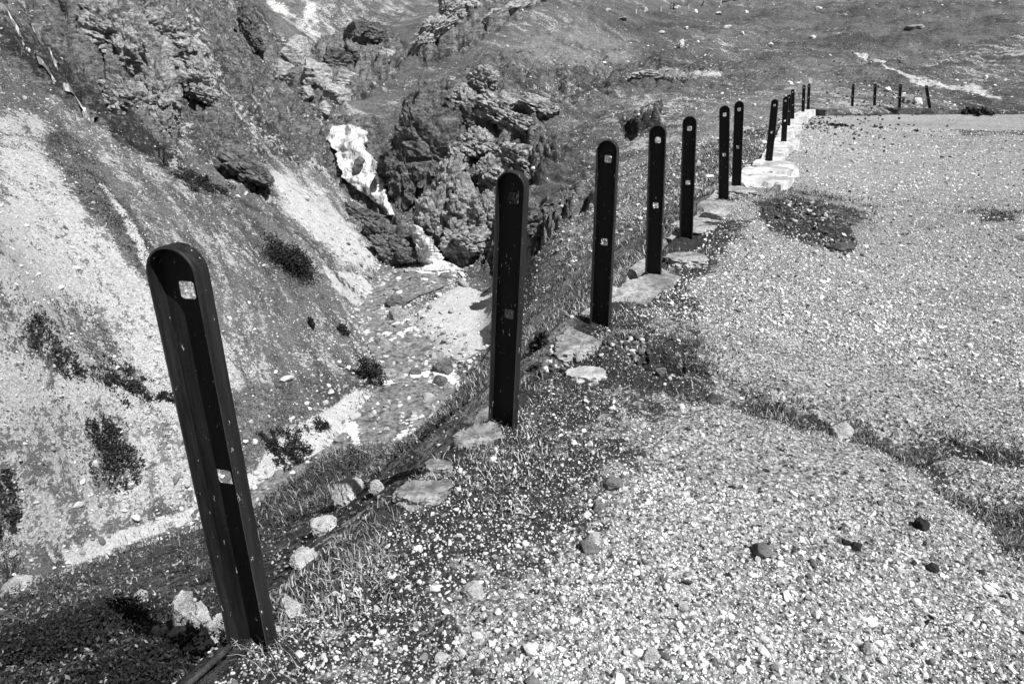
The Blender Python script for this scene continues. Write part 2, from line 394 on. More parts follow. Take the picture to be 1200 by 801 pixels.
def m_conc():
    s = NT('weathered_concrete'); a = s.noise(2.5, 9, .7); b = s.noise(24, 7, .75); vd, vc = s.vor(60)
    col = s.mix(s.ramp(a, .36, .64), .18, .50); col = s.math('MULTIPLY', col, s.ramp(b, .34, .62, .5, 1.12)); col = s.mix(s.math('MULTIPLY', s.ramp(s.noise(5, 6, .7), .56, .66), .8), col, .10)
    col = s.math('MULTIPLY', col, s.ramp(vc, 0, .3, .75, 1.0))
    n = s.bump(a, .6, .08); n = s.bump(b, .9, .025, n); return s.finish(col, .93, n, .15)
def m_conc_pale():
    s = NT('bleached_concrete'); a = s.noise(2.0, 9, .7); b = s.noise(14, 7, .75)
    col = s.mix(s.ramp(a, .38, .6), .26, .60); col = s.mix(s.math('MULTIPLY', s.ramp(s.noise(4, 8, .75), .55, .62), .85), col, .12); col = s.math('MULTIPLY', col, s.ramp(b, .28, .5, .7, 1.0))
    n = s.bump(a, .5, .08); n = s.bump(b, .7, .03, n); return s.finish(col, .93, n, .15)
def m_post(lo=.005, hi=.015):
    s = NT('old_black_paint' if lo < .02 else 'worn_paint_edge'); oi = s.n('ShaderNodeObjectInfo'); va = s.n('ShaderNodeVectorMath', operation='ADD'); s.t.links.new(s.co, va.inputs[0]); sc_ = s.n('ShaderNodeVectorMath', operation='SCALE'); sc_.inputs[0].default_value = (9, 4, 23); s.t.links.new(oi.outputs['Random'], sc_.inputs['Scale']); s.t.links.new(sc_.outputs[0], va.inputs[1]); s.co = va.outputs[0]
    st = s.noise(9, 8, .75, s.mapped((4, 4, .35))); c = s.noise(38, 6, .7, s.mapped((1.6, 1.6, .5)))
    col = s.mix(s.ramp(st, .35, .68), lo, hi)
    chip = s.ramp(c, .655, .67); rust = s.ramp(s.noise(5, 7, .7, s.mapped((2, 2, .5))), .58, .72)
    col = s.mix(s.math('MULTIPLY', rust, .6), col, .045); col = s.mix(chip, col, .5)
    return s.finish(col, s.ramp(st, .3, .7, .5, .75), s.bump(s.noise(120, 4, .6), .25, .003), .3)
def m_metal():
    s = NT('rusty_iron'); c = s.noise(60, 6, .7)
    return s.finish(s.mix(s.ramp(c, .35, .7), .012, .05), .75, s.bump(c, .5, .004), .3)
def m_water():
    s = NT('stream_water'); f = s.attr('foam')
    w = s.noise(1.1, 6, .65, s.mapped((1.0, .6, 1))); w2 = s.noise(5, 5, .65)
    fo = s.ramp(s.math('ADD', s.math('ADD', f, s.math('MULTIPLY', s.math('SUBTRACT', w, .5), 2.6)), s.math('MULTIPLY', s.math('SUBTRACT', w2, .5), 2.0)), .48, .75)
    bedn = s.noise(3.0, 6, .7); base = s.mix(s.ramp(s.math('ADD', s.math('MULTIPLY', bedn, .5), s.math('MULTIPLY', w2, .5)), .36, .62), .035, .24)
    col = s.mix(fo, base, .62)
    n = s.bump(w, .6, .2); n = s.bump(w2, .7, .06, n)
    return s.finish(col, s.mix(fo, .12, .8), n, .5)
def m_fall(lo=.34, hi=.44):
    s = NT('falling_water' if lo < .4 else 'thin_falling_water'); a = s.noise(1.5, 8, .7, s.mapped((2.6, 1.2, .6))); b = s.noise(1.3, 7, .7, s.mapped((8, 3, 1.3)))
    gap = s.ramp(s.math('ADD', a, s.math('MULTIPLY', s.math('SUBTRACT', b, .5), .6)), lo, hi)
    big = s.ramp(s.noise(.7, 7, .72, s.mapped((2.2, 1, .6))), .40, .54, .0, 1); col = s.mix(gap, .14, s.mix(big, s.ramp(b, .38, .6, .08, .34), s.ramp(b, .3, .6, .38, .62))); return s.finish(col, .7, s.bump(b, .4, .10), .3)
def m_plain(name, v):
    s = NT(name); n = s.noise(14, 6, .7); return s.finish(s.math('MULTIPLY', s.ramp(n, .3, .7, .7, 1.25), v), .85, s.bump(n, .4, .02), .2)

M = dict(terrain=m_terrain(), rock=m_rock('crag_rock', .06, .64, .5), dark=m_rock('wet_shaded_rock', .025, .30, .5), pale=m_rock('pale_limestone', .36, .84, 0, 4.0),  # dark entry lowered in albedo to paint in the crag's shaded face
         boulder=m_rock('boulder_rock', .14, .58, .4, 1.6), greystone=m_rock('grey_stone', .16, .30, 0, 5.0), blackstone=m_plain('black_stone', .02),
         stones=m_shade('loose_stone'), leaf=m_shade('leaf'), blade=m_shade('grass_blade'), conc=m_conc(), concp=m_conc_pale(), post=m_post(), rim=m_post(.02, .075), metal=m_metal(),
         water=m_water(), fall=m_fall(), thread=m_fall(.48, .60), wood=m_plain('dark_timber', .03), white=m_plain('white_paint', .75), twig=m_plain('twig_bark', .05))

# ------------------------------------------------------------------ TERRAIN
az = np.radians(np.r_[np.linspace(-180, -52, 60)[:-1], np.linspace(-52, 52, 980), np.linspace(52, 180, 60)[1:-1]])
rr = np.r_[np.geomspace(.4, 20, 400)[:-1], np.linspace(20, 76, 520)[:-1], np.geomspace(76, 340, 120)]
A, R = np.meshgrid(az, rr)
X, Y = np.sin(A) * R, np.cos(A) * R
Z, L = H(X, Y, True)
U, V, D = proj(X, Y, Z); V = np.where(D < .8, 9000, V)
_wf = 10.0 / np.clip(D, 2, 90)          # ragged outlines for every patch of cover
U = U + 30 * (fbm(X * _wf * .3 + 5, Y * .5, Z * .5, 4, .6, seed=62) - .5) * (D > 14); V = V + 18 * (fbm(X * .5, Y * _wf * .3 + 2, Z * .5, 4, .6, seed=63) - .5) * (D > 14)
GRASS = [ # (polygon, value, feather, dmin, dmax) : share of turf
 ([(0,150),(130,230),(200,330),(280,430),(300,480),(240,530),(120,520),(0,500)], .32, 18, 15, 45),
 ([(0,500),(240,500),(300,480),(360,490),(260,570),(100,620),(0,660)], .40, 15, 15, 40),
 ([(10,345),(90,350),(150,400),(170,440),(110,445),(20,410)], .50, 12, 15, 40),
 ([(0,480),(110,470),(170,500),(150,570),(60,590),(0,600)], .50, 12, 15, 40),
 ([(75,150),(130,205),(205,335),(180,345),(110,250),(50,165)], .86, 8, 15, 60),
 ([(200,160),(300,240),(440,365),(450,440),(410,465),(330,455),(290,400),(240,310),(150,190)], .66, 14, 20, 60),
 ([(240,190),(330,270),(400,350),(350,350),(260,250)], .80, 10, 20, 60),
 ([(215,0),(345,110),(390,160),(380,200),(300,160),(225,60)], .52, 14, 40, 110),
 ([(285,0),(330,0),(370,40),(345,55)], .85, 8, 50, 160),
 ([(370,60),(520,0),(640,0),(520,110),(455,180),(430,140)], .72, 14, 50, 130),
 ([(560,70),(640,30),(745,55),(745,110),(700,170),(690,230),(640,260),(620,200)], .74, 20, 35, 80),
 ([(600,330),(640,270),(860,120),(900,130),(860,220),(800,270),(650,480),(560,520),(540,470)], .80, 12, 5, 60),
 ([(690,230),(740,200),(860,140),(700,270)], .58, 12, 20, 60),
 ([(620,0),(1200,0),(1200,130),(1100,120),(950,90),(850,110),(745,110),(745,50)], .86, 12, 38, 200),
 ([(770,40),(900,20),(900,110),(800,110)], .74, 12, 38, 200),
 ([(1080,60),(1200,40),(1200,110),(1120,110)], .68, 15, 38, 200),
 ([(250,470),(330,445),(425,430),(430,450),(400,468),(330,500),(300,540),(265,560)], .88, 8, 15, 45),
 ([(0,690),(60,655),(310,575),(540,495),(600,520),(400,700),(300,801),(0,801)], .86, 10, 1, 13)]
PALE = [
 ([(310,195),(350,205),(395,240),(445,300),(435,325),(385,300),(330,250)], .72, 16, 30, 60),
 ([(375,310),(420,320),(440,335),(430,362),(400,345)], .9, 5, 30, 60),
 ([(470,372),(540,333),(580,345),(578,400),(545,422),(520,415)], 1.0, 4, 30, 60),
 ([(55,655),(230,592),(300,548),(340,500),(420,452),(468,462),(400,512),(330,562),(230,606),(90,665)], 1.0, 6, 15, 45),
 ([(115,205),(135,225),(190,320),(200,345),(180,330),(140,255)], .8, 5, 15, 50),
 ([(352,0),(372,5),(365,35),(378,45),(360,45)], .62, 4, 80, 300),
 ([(310,0),(330,0),(365,40),(350,38)], .7, 4, 70, 300),
 ([(1060,88),(1090,90),(1125,100),(1120,107),(1080,100)], .6, 4, 38, 100),
 ([(1110,102),(1140,98),(1175,115),(1185,122),(1150,112)], .7, 4, 38, 100),
 ([(530,445),(575,438),(560,462),(535,472)], .7, 4, 22, 40),
 ([(765,80),(840,86),(845,92),(770,94)], .65, 4, 45, 90)]
turf_lift = np.zeros(X.shape)  # turf tone; also paints light into the shaded bank and brow
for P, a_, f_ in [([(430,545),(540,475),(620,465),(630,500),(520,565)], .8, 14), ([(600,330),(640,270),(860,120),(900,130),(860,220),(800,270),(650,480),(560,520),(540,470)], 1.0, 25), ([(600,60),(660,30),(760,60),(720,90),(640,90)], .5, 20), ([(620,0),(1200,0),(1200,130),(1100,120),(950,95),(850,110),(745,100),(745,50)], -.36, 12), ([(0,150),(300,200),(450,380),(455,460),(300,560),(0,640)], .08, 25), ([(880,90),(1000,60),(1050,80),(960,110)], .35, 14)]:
    turf_lift = turf_lift + (a_ - turf_lift) * ((poly_soft(P, U, V, f_) * (D > 4)) if a_ < 0 else 0)
    if a_ > 0: turf_lift = np.maximum(turf_lift, a_ * poly_soft(P, U, V, f_) * (D > 4))
grass = np.full(X.shape, .62); pale = np.zeros(X.shape); soil = np.zeros(X.shape)
for P, a, f, d0, d1 in GRASS:
    k = poly_soft(P, U, V, f) * ((D > d0) & (D < d1)); grass = grass * (1 - k) + a * k
for P, a, f, d0, d1 in PALE:
    k = poly_soft(P, U, V, f) * ((D > d0) & (D < d1)); pale = np.maximum(pale, k * a)
for P, w, d0, d1, a in [([(1005,62),(1030,72),(1050,82),(1070,92)], 1.6, 38, 100, .9), ([(860,180),(875,160),(880,150)], 1.5, 10, 40, .0), ([(880,150),(855,165),(845,170)], 2, 20, 60, .9),
                        ([(740,0),(900,60),(1000,72)], 1.0, 40, 200, .0)]:
    pale = np.maximum(pale, line_soft(P, U, V, w, 1.5) * ((D > d0) & (D < d1)) * a)
sd, t = L['sd'], L['t']
gravel = sstep(-.05, .1, sd)
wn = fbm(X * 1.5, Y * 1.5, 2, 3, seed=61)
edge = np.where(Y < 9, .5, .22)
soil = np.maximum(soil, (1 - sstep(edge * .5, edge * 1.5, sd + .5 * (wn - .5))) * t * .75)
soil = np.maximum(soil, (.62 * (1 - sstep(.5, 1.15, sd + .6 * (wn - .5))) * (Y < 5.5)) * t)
soil = np.maximum(soil, .50 * poly_soft([(560,560),(700,470),(760,480),(720,600),(640,720),(480,801),(330,801),(420,680)], U, V, 40) * t)
for Dl, a in zip(DITCH, (.66, .5)): soil = np.maximum(soil, np.exp(-(line_d(Dl, X, Y)[0] / .15) ** 2) * a)
soil = np.maximum(soil, .8 * poly_soft([(690,400),(760,400),(840,455),(820,480),(760,460),(690,425)], U, V, 14) * t)
soil = np.maximum(soil, .72 * poly_soft([(880,235),(940,225),(1000,262),(1005,295),(960,290),(900,275)], U, V, 10) * t)
soil = np.maximum(soil, .6 * poly_soft([(930,225),(990,240),(1050,262),(1000,268),(940,250)], U, V, 8) * t)
for P in ([(1140,245),(1190,250),(1190,262),(1150,262)], [(1060,260),(1100,262),(1090,272)], [(1180,275),(1210,278),(1200,285)], [(1110,152),(1200,152),(1200,164),(1120,160)], [(1170,610),(1210,600),(1210,660),(1180,650)]):
    soil = np.maximum(soil, .6 * poly_soft(P, U, V, 6) * t)
soil = np.maximum(soil, .34 * poly_soft([(640,0),(1200,0),(1200,125),(1100,118),(950,92),(850,105),(760,95),(745,50)], U, V, 12) * (D > 40) * sstep(.38, .62, fbm(X * .13, Y * .10, 0, 4, .55, seed=64)) * 1.25)
for P, wd in [([(640,40),(700,62),(760,50)], 4), ([(790,60),(850,75),(930,62),(1010,66)], 4), ([(880,40),(990,48),(1060,44),(1140,58)], 5), ([(1060,60),(1120,72),(1200,66)], 6), ([(760,20),(840,26),(900,18)], 3), ([(1080,110),(1000,104),(960,112)], 3)]:
    soil = np.maximum(soil, .42 * line_soft(P, U, V, wd, wd * .8) * (D > 38))
# dark heath on the brow above the stream
soil = np.maximum(soil, .70 * poly_soft([(320,582),(360,545),(440,520),(540,485),(560,500),(470,545),(400,570)], U, V, 8) * ((D > 5) & (D < 14)))
soil = np.maximum(soil, .62 * poly_soft([(1125,112),(1160,110),(1170,130),(1130,136)], U, V, 6) * ((D > 25) & (D < 70)))
for P, wd, am in [([(140,155),(200,195),(255,224)], 6, .62), ([(255,224),(300,246),(360,284),(410,330),(440,362)], 4, .52), ([(300,160),(340,215),(400,260)], 3, .42), ([(20,210),(70,260),(110,330)], 5, .40), ([(230,300),(280,370),(300,420)], 4, .36), ([(255,60),(300,130),(345,190)], 6, .5), ([(330,10),(372,60),(380,95)], 5, .5)]:
    soil = np.maximum(soil, am * line_soft(P, U, V, wd, 4) * ((D > 15) & (D < 110)))
# wet strip under the thin cascades
soil = np.maximum(soil, .6 * poly_soft([(0,10),(40,35),(110,95),(215,180),(205,190),(110,140),(30,80),(0,60)], U, V, 5) * ((D > 25) & (D < 70)))
soil = np.maximum(soil, .62 * poly_soft([(165,175),(220,195),(260,222),(250,228),(200,205)], U, V, 5) * ((D > 25) & (D < 60)))
soil = np.maximum(soil, .66 * poly_soft([(725,140),(775,122),(775,150),(735,160)], U, V, 5) * ((D > 35) & (D < 60)))
n0, n1_ = X.shape
idx = np.arange(n0 * n1_).reshape(n0, n1_)
a = idx[:-1]; b = idx[1:]
Q = np.stack([a, np.roll(a, -1, 1), np.roll(b, -1, 1), b], -1).reshape(-1, 4)
Q = Q[:, ::-1]
ter = mesh_obj('hillside_terrain', np.stack([X, Y, Z], -1).reshape(-1, 3), Q, M['terrain'], smooth=True,
               attrs=dict(grass=grass.ravel(), rock=L['rock'].ravel(), gravel=gravel.ravel(), soil=soil.ravel(), pale=pale.ravel(), turf_lift=turf_lift.ravel()))
tag(ter, kind='structure')

# ------------------------------------------------------------------ STREAM AND FALLS
def ribbon(P, W, cols, name, mat, zoff=0.0, attrs=None, bulge=0.0):
    P = np.asarray(P, float); T = np.gradient(P[:, :2], axis=0); T /= np.hypot(T[:, 0], T[:, 1])[:, None] + 1e-9
    Nn = np.stack([-T[:, 1], T[:, 0]], 1); c = np.linspace(-1, 1, cols)
    V_ = np.zeros((len(P), cols, 3)); V_[..., :2] = P[:, None, :2] + Nn[:, None] * (c[None, :, None] * np.asarray(W)[:, None, None]); V_[..., 2] = P[:, None, 2] + zoff
    return V_
def grid_faces(n, m):
    i = np.arange(n * m).reshape(n, m); return np.stack([i[:-1, :-1], i[:-1, 1:], i[1:, 1:], i[1:, :-1]], -1).reshape(-1, 4)
sp, stt = resample(ST, .12)
rv = ribbon(sp, sp[:, 3] + .35, 40, '', None, -.06)
rv[..., 2] += .10 * (fbm(rv[..., 0] * 1.1, rv[..., 1] * 1.1, 0, 4, .6, seed=71) - .5)
fs = fbm(stt * .35, 0 * stt, 0 * stt, 2, seed=73)
uu, vv, dd = proj(sp[:, 0], sp[:, 1], sp[:, 2])
foam = .12 + .25 * sstep(.5, .72, fs)
for (fu, fv, fw, fa) in [(514,312,6,.9),(455,362,7,.4),(450,388,7,.4),(500,440,8,.45),(465,485,5,.2),(445,505,6,.25)]:
    foam = foam + fa * np.exp(-(((vv - fv) / fw) ** 2))
foam = np.clip(foam, 0, 1)
foamv = np.repeat(foam[:, None], 40, 1) * (.25 + 1.1 * sstep(.38, .62, fbm(rv[..., 0] * 1.3, rv[..., 1] * .7, 0, 3, seed=75)))
o = mesh_obj('stream_water', rv.reshape(-1, 3), grid_faces(len(sp), 40), M['water'], smooth=True, attrs=dict(foam=foamv.ravel())); tag(o, 'shallow rocky stream running along the valley floor', kind='structure')

def fall(name, rows, label, off=1.1, thick=.25):
    rows = np.array(rows, float); n = 90; tt = np.linspace(0, 1, n); s0 = np.linspace(0, 1, len(rows))
    rw = np.stack([np.interp(tt, s0, rows[:, k]) for k in range(3)], 1); m = 30
    c = np.linspace(-.5, .5, m); jag = 1.5 * (fbm(tt * 13, tt * 0, tt * 0 + 2, 4, .6, seed=83) - .5); jc = .5 * (fbm(tt * 10, tt * 0, tt * 0 + 6, 4, .6, seed=84) - .5)
    uu = rw[:, 0:1] + (rw[:, 2] * (1 + .5 * jag))[:, None] * c[None] + (rw[:, 2] * jc)[:, None]; vv = np.repeat(rw[:, 1:2], m, 1) + (6 * (fbm(c * 5, c * 0, c * 0, 3, seed=86) - .5))[None] * (1 - tt)[:, None] ** 4 * rw[0, 2] / 20
    h = hit(np.stack([uu, vv], -1).reshape(-1, 2), 30, 100)
    d = h[:, 3].reshape(n, m)
    for _ in range(6):
        e = np.pad(d, 1, mode='edge'); d = np.minimum(d + .05, (e[:-2, 1:-1] + e[2:, 1:-1] + e[1:-1, :-2] + e[1:-1, 2:]) / 4)
    d = d - off * (1 - .85 * tt[:, None] ** 2) - .7 * (1 - (2 * c[None]) ** 2) * .4 + .55 * (fbm(uu * .16, vv * .07, uu * 0, 4, .6, seed=85) - .5)
    yy = (CV - vv) / FPX
    P = np.stack([(uu - CU) / FPX * d, d * (CP + SP * yy), HC + d * (CP * yy - SP)], -1)
    back = P.copy(); back[..., 1] += thick + .5; back[..., 2] -= .2
    Vv = np.r_[P.reshape(-1, 3), back.reshape(-1, 3)]; f = grid_faces(n, m); f2 = f[:, ::-1] + n * m
    i = np.arange(n * m).reshape(n, m); ring = np.r_[i[0], i[1:, -1], i[-1, -2::-1], i[-2:0:-1, 0]]; nx = np.roll(ring, -1)
    side = np.stack([ring, ring + n * m, nx + n * m, nx], -1)
    o = mesh_obj(name, Vv, np.r_[f, f2, side], M['fall'], smooth=True); tag(o, label, kind='structure'); return o
fall('waterfall', [(406,148,34),(408,160,42),(412,178,36),(416,192,40),(423,206,46),(435,219,38),(446,231,24),(452,243,12),(456,252,8)], 'white waterfall tumbling down the gorge beside the dark crag')
fall('lower_waterfall', [(484,264,13),(491,276,18),(499,289,24),(507,302,32),(514,317,44)], 'lower white chute of water entering the stream', off=3.3)
def cascade(pxs, w, label):
    P = hit(pxs, 25, 70); P, _ = resample(P[:, :3], .12); g = H(P[:, 0], P[:, 1]); P[:, 2] = g
    k = np.ones(7) / 7; P[:, 2] = np.convolve(np.pad(P[:, 2], 3, mode='edge'), k, 'valid') + .18
    wd = w * (.5 + fbm(np.arange(len(P)) * .21, np.zeros(len(P)), 0, 2, seed=5))
    V_ = ribbon(P, wd, 5, '', None); V_[..., 2] += .08 * np.cos(np.linspace(-1.5, 1.5, 5))[None] ; V_[:, [0, -1], 2] -= .35
    tag(mesh_obj('cascade_water', V_.reshape(-1, 3), grid_faces(len(P), 5), M['thread'], smooth=True), label, kind='structure')
cascade([(2,8),(14,24),(22,38),(34,60),(44,75)], .10, 'thin upper thread of water on the wet cliff edge')
cascade([(44,76),(62,92),(80,108),(96,122),(114,143)], .17, 'thin white cascade down the dark wet rock')
cascade([(36,32),(50,50),(62,70),(70,84)], .09, 'fine thread of water beside the cascade')

# ------------------------------------------------------------------ ROCKS
_ico = {}
def ico(k):
    if k not in _ico:
        bm = bmesh.new(); bmesh.ops.create_icosphere(bm, subdivisions=k, radius=1)
        _ico[k] = (np.array([v.co[:] for v in bm.verts]), np.array([[v.index for v in f.verts] for f in bm.faces])); bm.free()
    return _ico[k]
def rock_geo(seed, size, k=4, facets=14, rough=.18, fine=.05, freq=1.6, crack=0, cfreq=1.7, dlo=.62, dhi=.98):
    r = np.random.default_rng(seed); v, f = ico(k)
    n = r.normal(size=(facets, 3)); n /= np.linalg.norm(n, axis=1)[:, None]; dd = r.uniform(dlo, dhi, facets)
    dots = v @ n.T; rad = np.min(np.where(dots > .05, dd[None] / np.maximum(dots, .05), 9), 1); rad = np.minimum(rad, 1.12)
    p = v * rad[:, None]; s = seed * 3.7
    q = rough * (fbm(p[:, 0] * freq + s, p[:, 1] * freq, p[:, 2] * freq, 4, .55, seed=seed % 50, ridge=True) - .55)
    q = q + fine * 2 * (fbm(p[:, 0] * 6 + s, p[:, 1] * 6, p[:, 2] * 9, 4, .6, seed=seed % 31) - .5)
    if crack:
        f1, f2 = worley(p[:, 0] * cfreq + s + .3 * q, p[:, 1] * cfreq, p[:, 2] * cfreq * 1.3, seed % 97); q = q + crack * (np.minimum((f2 - f1) / .22, 1) - .8) - crack * .5 * (f1 - .45)
        tz = p[:, 2] * 4.5 + .9 * p[:, 0] + 2.2 * (fbm(p[:, 0] * 1.2, p[:, 1] * 1.2, p[:, 2] * 1.2 + s, 3, seed=seed % 23) - .5); q = q + .10 * (np.abs((tz - np.floor(tz)) ** 3) - .3)
        f1, f2 = worley(p[:, 0] * cfreq * 2.7 + s, p[:, 1] * cfreq * 2.7, p[:, 2] * cfreq * 4, seed % 91); q = q + crack * .4 * (np.minimum((f2 - f1) / .25, 1) - .8)
    return p * (1 + q)[:, None] * np.array(size), f
def rotz(v, a):
    c, s_ = math.cos(a), math.sin(a); return np.stack([v[:, 0] * c - v[:, 1] * s_, v[:, 0] * s_ + v[:, 1] * c, v[:, 2]], 1)
def tilt(v, a):
    c, s_ = math.cos(a), math.sin(a); return np.stack([v[:, 0] * c + v[:, 2] * s_, v[:, 1], -v[:, 0] * s_ + v[:, 2] * c], 1)
SEED = [100]
def rock(u, v, wpx, hpx, label, mat='boulder', name='boulder', cat='rock', group=None, k=4, dep=1.0, sink=.25, d=None, rz=None, tl=0.0, **kw):
    """a rock whose visible middle sits at image point (u, v)"""
    SEED[0] += 1
    if d is None: d = hit([(u, v + hpx * .35)])[0][3]
    w, h = wpx * d / FPX / 2, hpx * d / FPX / 2
    kw = dict(dict(facets=15, dlo=.55, dhi=.85, rough=.16, fine=.06, crack=.05 if k > 3 else 0, cfreq=1.3), **kw)
    g, f = rock_geo(SEED[0], (w * 1.25, w * dep * 1.2, h * 1.5), k, **kw)
    g = tilt(g, tl); g = rotz(g, rz if rz is not None else random.uniform(-.5, .5))
    c = np.array(pt(u, v, d)); c[1] += w * dep * .35
    base = c - np.array([0, 0, h])
    o = mesh_obj(name, g + (c - base), f, M[mat], loc=base, smooth=False)
    tag(o, label, cat, group); return o
def crag(name, label, parts, mat='rock', k=5, cat='rock outcrop'):
    """parts: (u, v, d, wpx, hpx, depth factor, tilt)"""
    VV, FF, off = [], [], 0
    c0 = np.array(pt(*parts[0][:3]))
    for (u, v, d, wp, hp, dep, tl) in parts:
        SEED[0] += 1
        w, h = wp * d / FPX / 2, hp * d / FPX / 2
        g, f = rock_geo(SEED[0], (w * 1.1, w * dep, h * 1.12), k, facets=16, rough=.34, fine=.10, freq=2.2, crack=.20)
        g = tilt(g, tl); c = np.array(pt(u, v, d)); VV.append(g + c - c0); FF.append(f + off); off += len(g)
    o = mesh_obj(name, np.concatenate(VV), np.concatenate(FF), M[mat], loc=c0, smooth=False); tag(o, label, cat); return o

crag('rock_crag', 'tall dark crag standing to the right of the waterfall', [(508,180,52,86,120,.8,.1),(492,150,53,50,80,.9,0),(545,150,52.5,60,60,.8,.5),(478,205,52.5,40,80,.9,0),(515,125,54,60,40,.9,.3)], 'dark', 6)
crag('rock_buttress', 'pale lumpy buttress at the foot of the dark crag', [(526,222,49.5,36,70,1,.1),(512,262,49.3,40,70,.9,.0),(545,250,48.6,50,80,.9,.2),(535,190,50,30,36,1,0),(570,255,48,36,60,.9,.1),(556,285,47.5,50,36,.9,.1),(534,286,48.4,32,40,.9,0)], 'rock', 5)
crag('rock_knoll', 'rounded rock knobs with dark hollows above the crag', [(567,98,54,34,30,1,.1),(545,125,53,44,36,1,.3),(585,128,52,50,36,.9,.3),(610,150,50.5,56,26,.9,.4),(560,170,50.5,50,40,.9,.4),(600,185,49,60,34,.8,.4),(572,200,48.6,36,40,.9,.3),(630,125,51,50,22,.9,.3)], 'rock', 5)
crag('cliff_face', 'broad layered cliff at the upper left of the valley', [(165,75,45.9,80,110,.7,.2),(135,45,46.4,90,70,.7,.3),(188,110,44.9,44,90,.8,.1),(178,40,46.9,66,60,.8,.1),(110,20,46.9,80,50,.7,.3),(190,150,43.4,30,50,.8,.2),(150,120,43.4,60,50,.8,.5)], 'rock', 6)
crag('rock_block', 'light square block of rock beside the layered cliff', [(231,95,48.5,36,44,.9,.1),(228,65,50,28,40,.9,.1),(240,110,48,28,20,.9,.2)], 'boulder', 5)
crag('rock_ledge', 'dark rock ledge jutting from the scree on the left slope', [(292,196,42.5,56,28,.7,.6),(306,208,41.8,30,20,.8,.5)], 'dark', 5)
crag('rock_shelf', 'dark wet rock shelf left of the lower waterfall', [(462,292,48.3,50,34,.7,.5),(445,274,49.8,40,30,.9,.5),(428,258,51.5,46,30,.7,.5),(478,300,47.5,22,16,.8,.3),(404,228,54,24,24,.8,.6)], 'dark', 5)
crag('rock_ridge', 'long slanting rock rib on the skyline slope above the gorge', [(527,15,78,36,30,.8,-.6),(510,35,75,44,22,.8,-.6),(492,52,73,30,18,.8,-.6),(545,2,82,40,26,.8,-.6)], 'boulder', 5)
crag('rock_outcrop', 'dark outcrop on the grass slope behind the fence posts', [(655,243,38,60,30,.7,-.4),(640,262,36,44,34,.7,-.4),(680,228,39,44,18,.7,-.4)], 'dark', 5)
crag('rock_tooth', 'dark upright cleft rock above the left slope', [(290,30,68,22,50,.8,-.2),(300,48,66,18,24,.8,-.3)], 'dark', 5)
crag('rock_step', 'low pale ledge with a dark undercut on the meadow edge', [(757,90,56,40,13,.7,.1),(790,90,57,46,10,.7,0)], 'boulder', 4)
crag('rock_heap', 'dark hollowed rock band in the slope behind the tall posts', [(742,148,44,34,20,.8,-.4),(762,133,45,30,16,.8,-.3)], 'dark', 4)
crag('rock_spur', 'broken pale rock spur at the top of the ridge', [(600,12,80,50,16,.8,-.4),(622,4,82,36,14,.8,-.4),(575,22,77,34,14,.8,-.4)], 'boulder', 4)
GB = [(370,90,36,32,'large round pale boulder heading the gorge'),(392,72,30,22,'dark-sided boulder wedged above the round pale boulder'),(405,95,30,18,'flat pale boulder in the gorge right of the round one'),
      (388,112,30,20,'low boulder just above the lip of the waterfall'),(345,65,28,30,'upright boulder on the left rim of the gorge'),(332,85,22,26,'cracked boulder under the left rim of the gorge'),
      (455,66,24,16,'bright block perched on the slope right of the gorge'),(425,45,40,22,'dark overhanging boulder high in the gorge'),(378,130,20,14,'small boulder left of the waterfall lip'),(412,62,24,18,'grey boulder between the dark overhangs in the gorge'),
      (358,110,20,16,'small grey boulder below the large round one'),(440,40,26,14,'slab tilted against the dark overhang')]
for (u, v, w, h, lb) in GB: rock(u, v, w, h, lb, 'dark' if 'dark' in lb else 'boulder', group='boulders at the head of the gorge', k=4, rough=.3)
for (u, v, w, h, lb) in [(420,189,11,7,'small dark rock splitting the white waterfall'), (440,212,8,8,'dark rock at the right edge of the waterfall')]: rock(u, v, w, h, lb, 'dark', d=hit([(u, v)])[0][3] - 1.9, group='rocks in the waterfall', dep=2.8, rz=.1, k=4, rough=.35, fine=.1)
SB = [(463,356,22,13,'dark-wet flat boulder in the middle of the narrow stream'),(468,371,20,17,'pale round boulder at the left edge of the gravel bar'),(520,433,24,15,'blackish boulder at the right bank above the white rapid'),(515,418,12,11,'bright small boulder at the tip of the gravel bar'),
      (448,402,16,11,'pale block on the left bank of the stream'),(466,408,16,10,'flat stone in the shallow left channel'),(485,438,14,8,'low wet stone in the white rapid'),(516,448,18,12,'grey rock below the blackish boulder'),(480,393,12,7,'small stone breaking the shallow water'),
      (500,405,14,8,'flat stone awash near the gravel bar'),(525,455,16,9,'pale rock on the right bank below the rapid'),(455,345,12,8,'small stone at the head of the narrow stream'),(480,318,14,7,'stone awash below the lower waterfall'),(520,325,16,8,'low dark stone at the right of the riffle'),(450,440,20,12,'grey rock on the left bank beside the round bush'),(500,470,14,7,'low stone near the lower pool')]
for (u, v, w, h, lb) in SB: rock(u, v, w, h, lb, 'dark' if 'dark' in lb or 'black' in lb or 'wet' in lb else 'boulder', group='boulders in the stream bed', k=3)
NB = [(410,577,38,25,'large pale blocky rock on dark grass below the broken wall'),(441,573,19,17,'smaller pale rock just right of the large blocky one'),(375,619,28,20,'half buried pale rock below the large blocky one'),(356,657,30,11,'flat white stone on the grass right of the nearest post'),
      (166,701,14,11,'single white stone on the dark grass left of the nearest post'),(340,716,24,22,'pale rounded rock touching the right foot of the nearest post'),(18,690,34,18,'grey rock at the left edge behind the dark bushes')]
for (u, v, w, h, lb) in NB: rock(u, v, w, h, lb, 'pale', group='pale rocks below the wall', k=4, rough=.22)
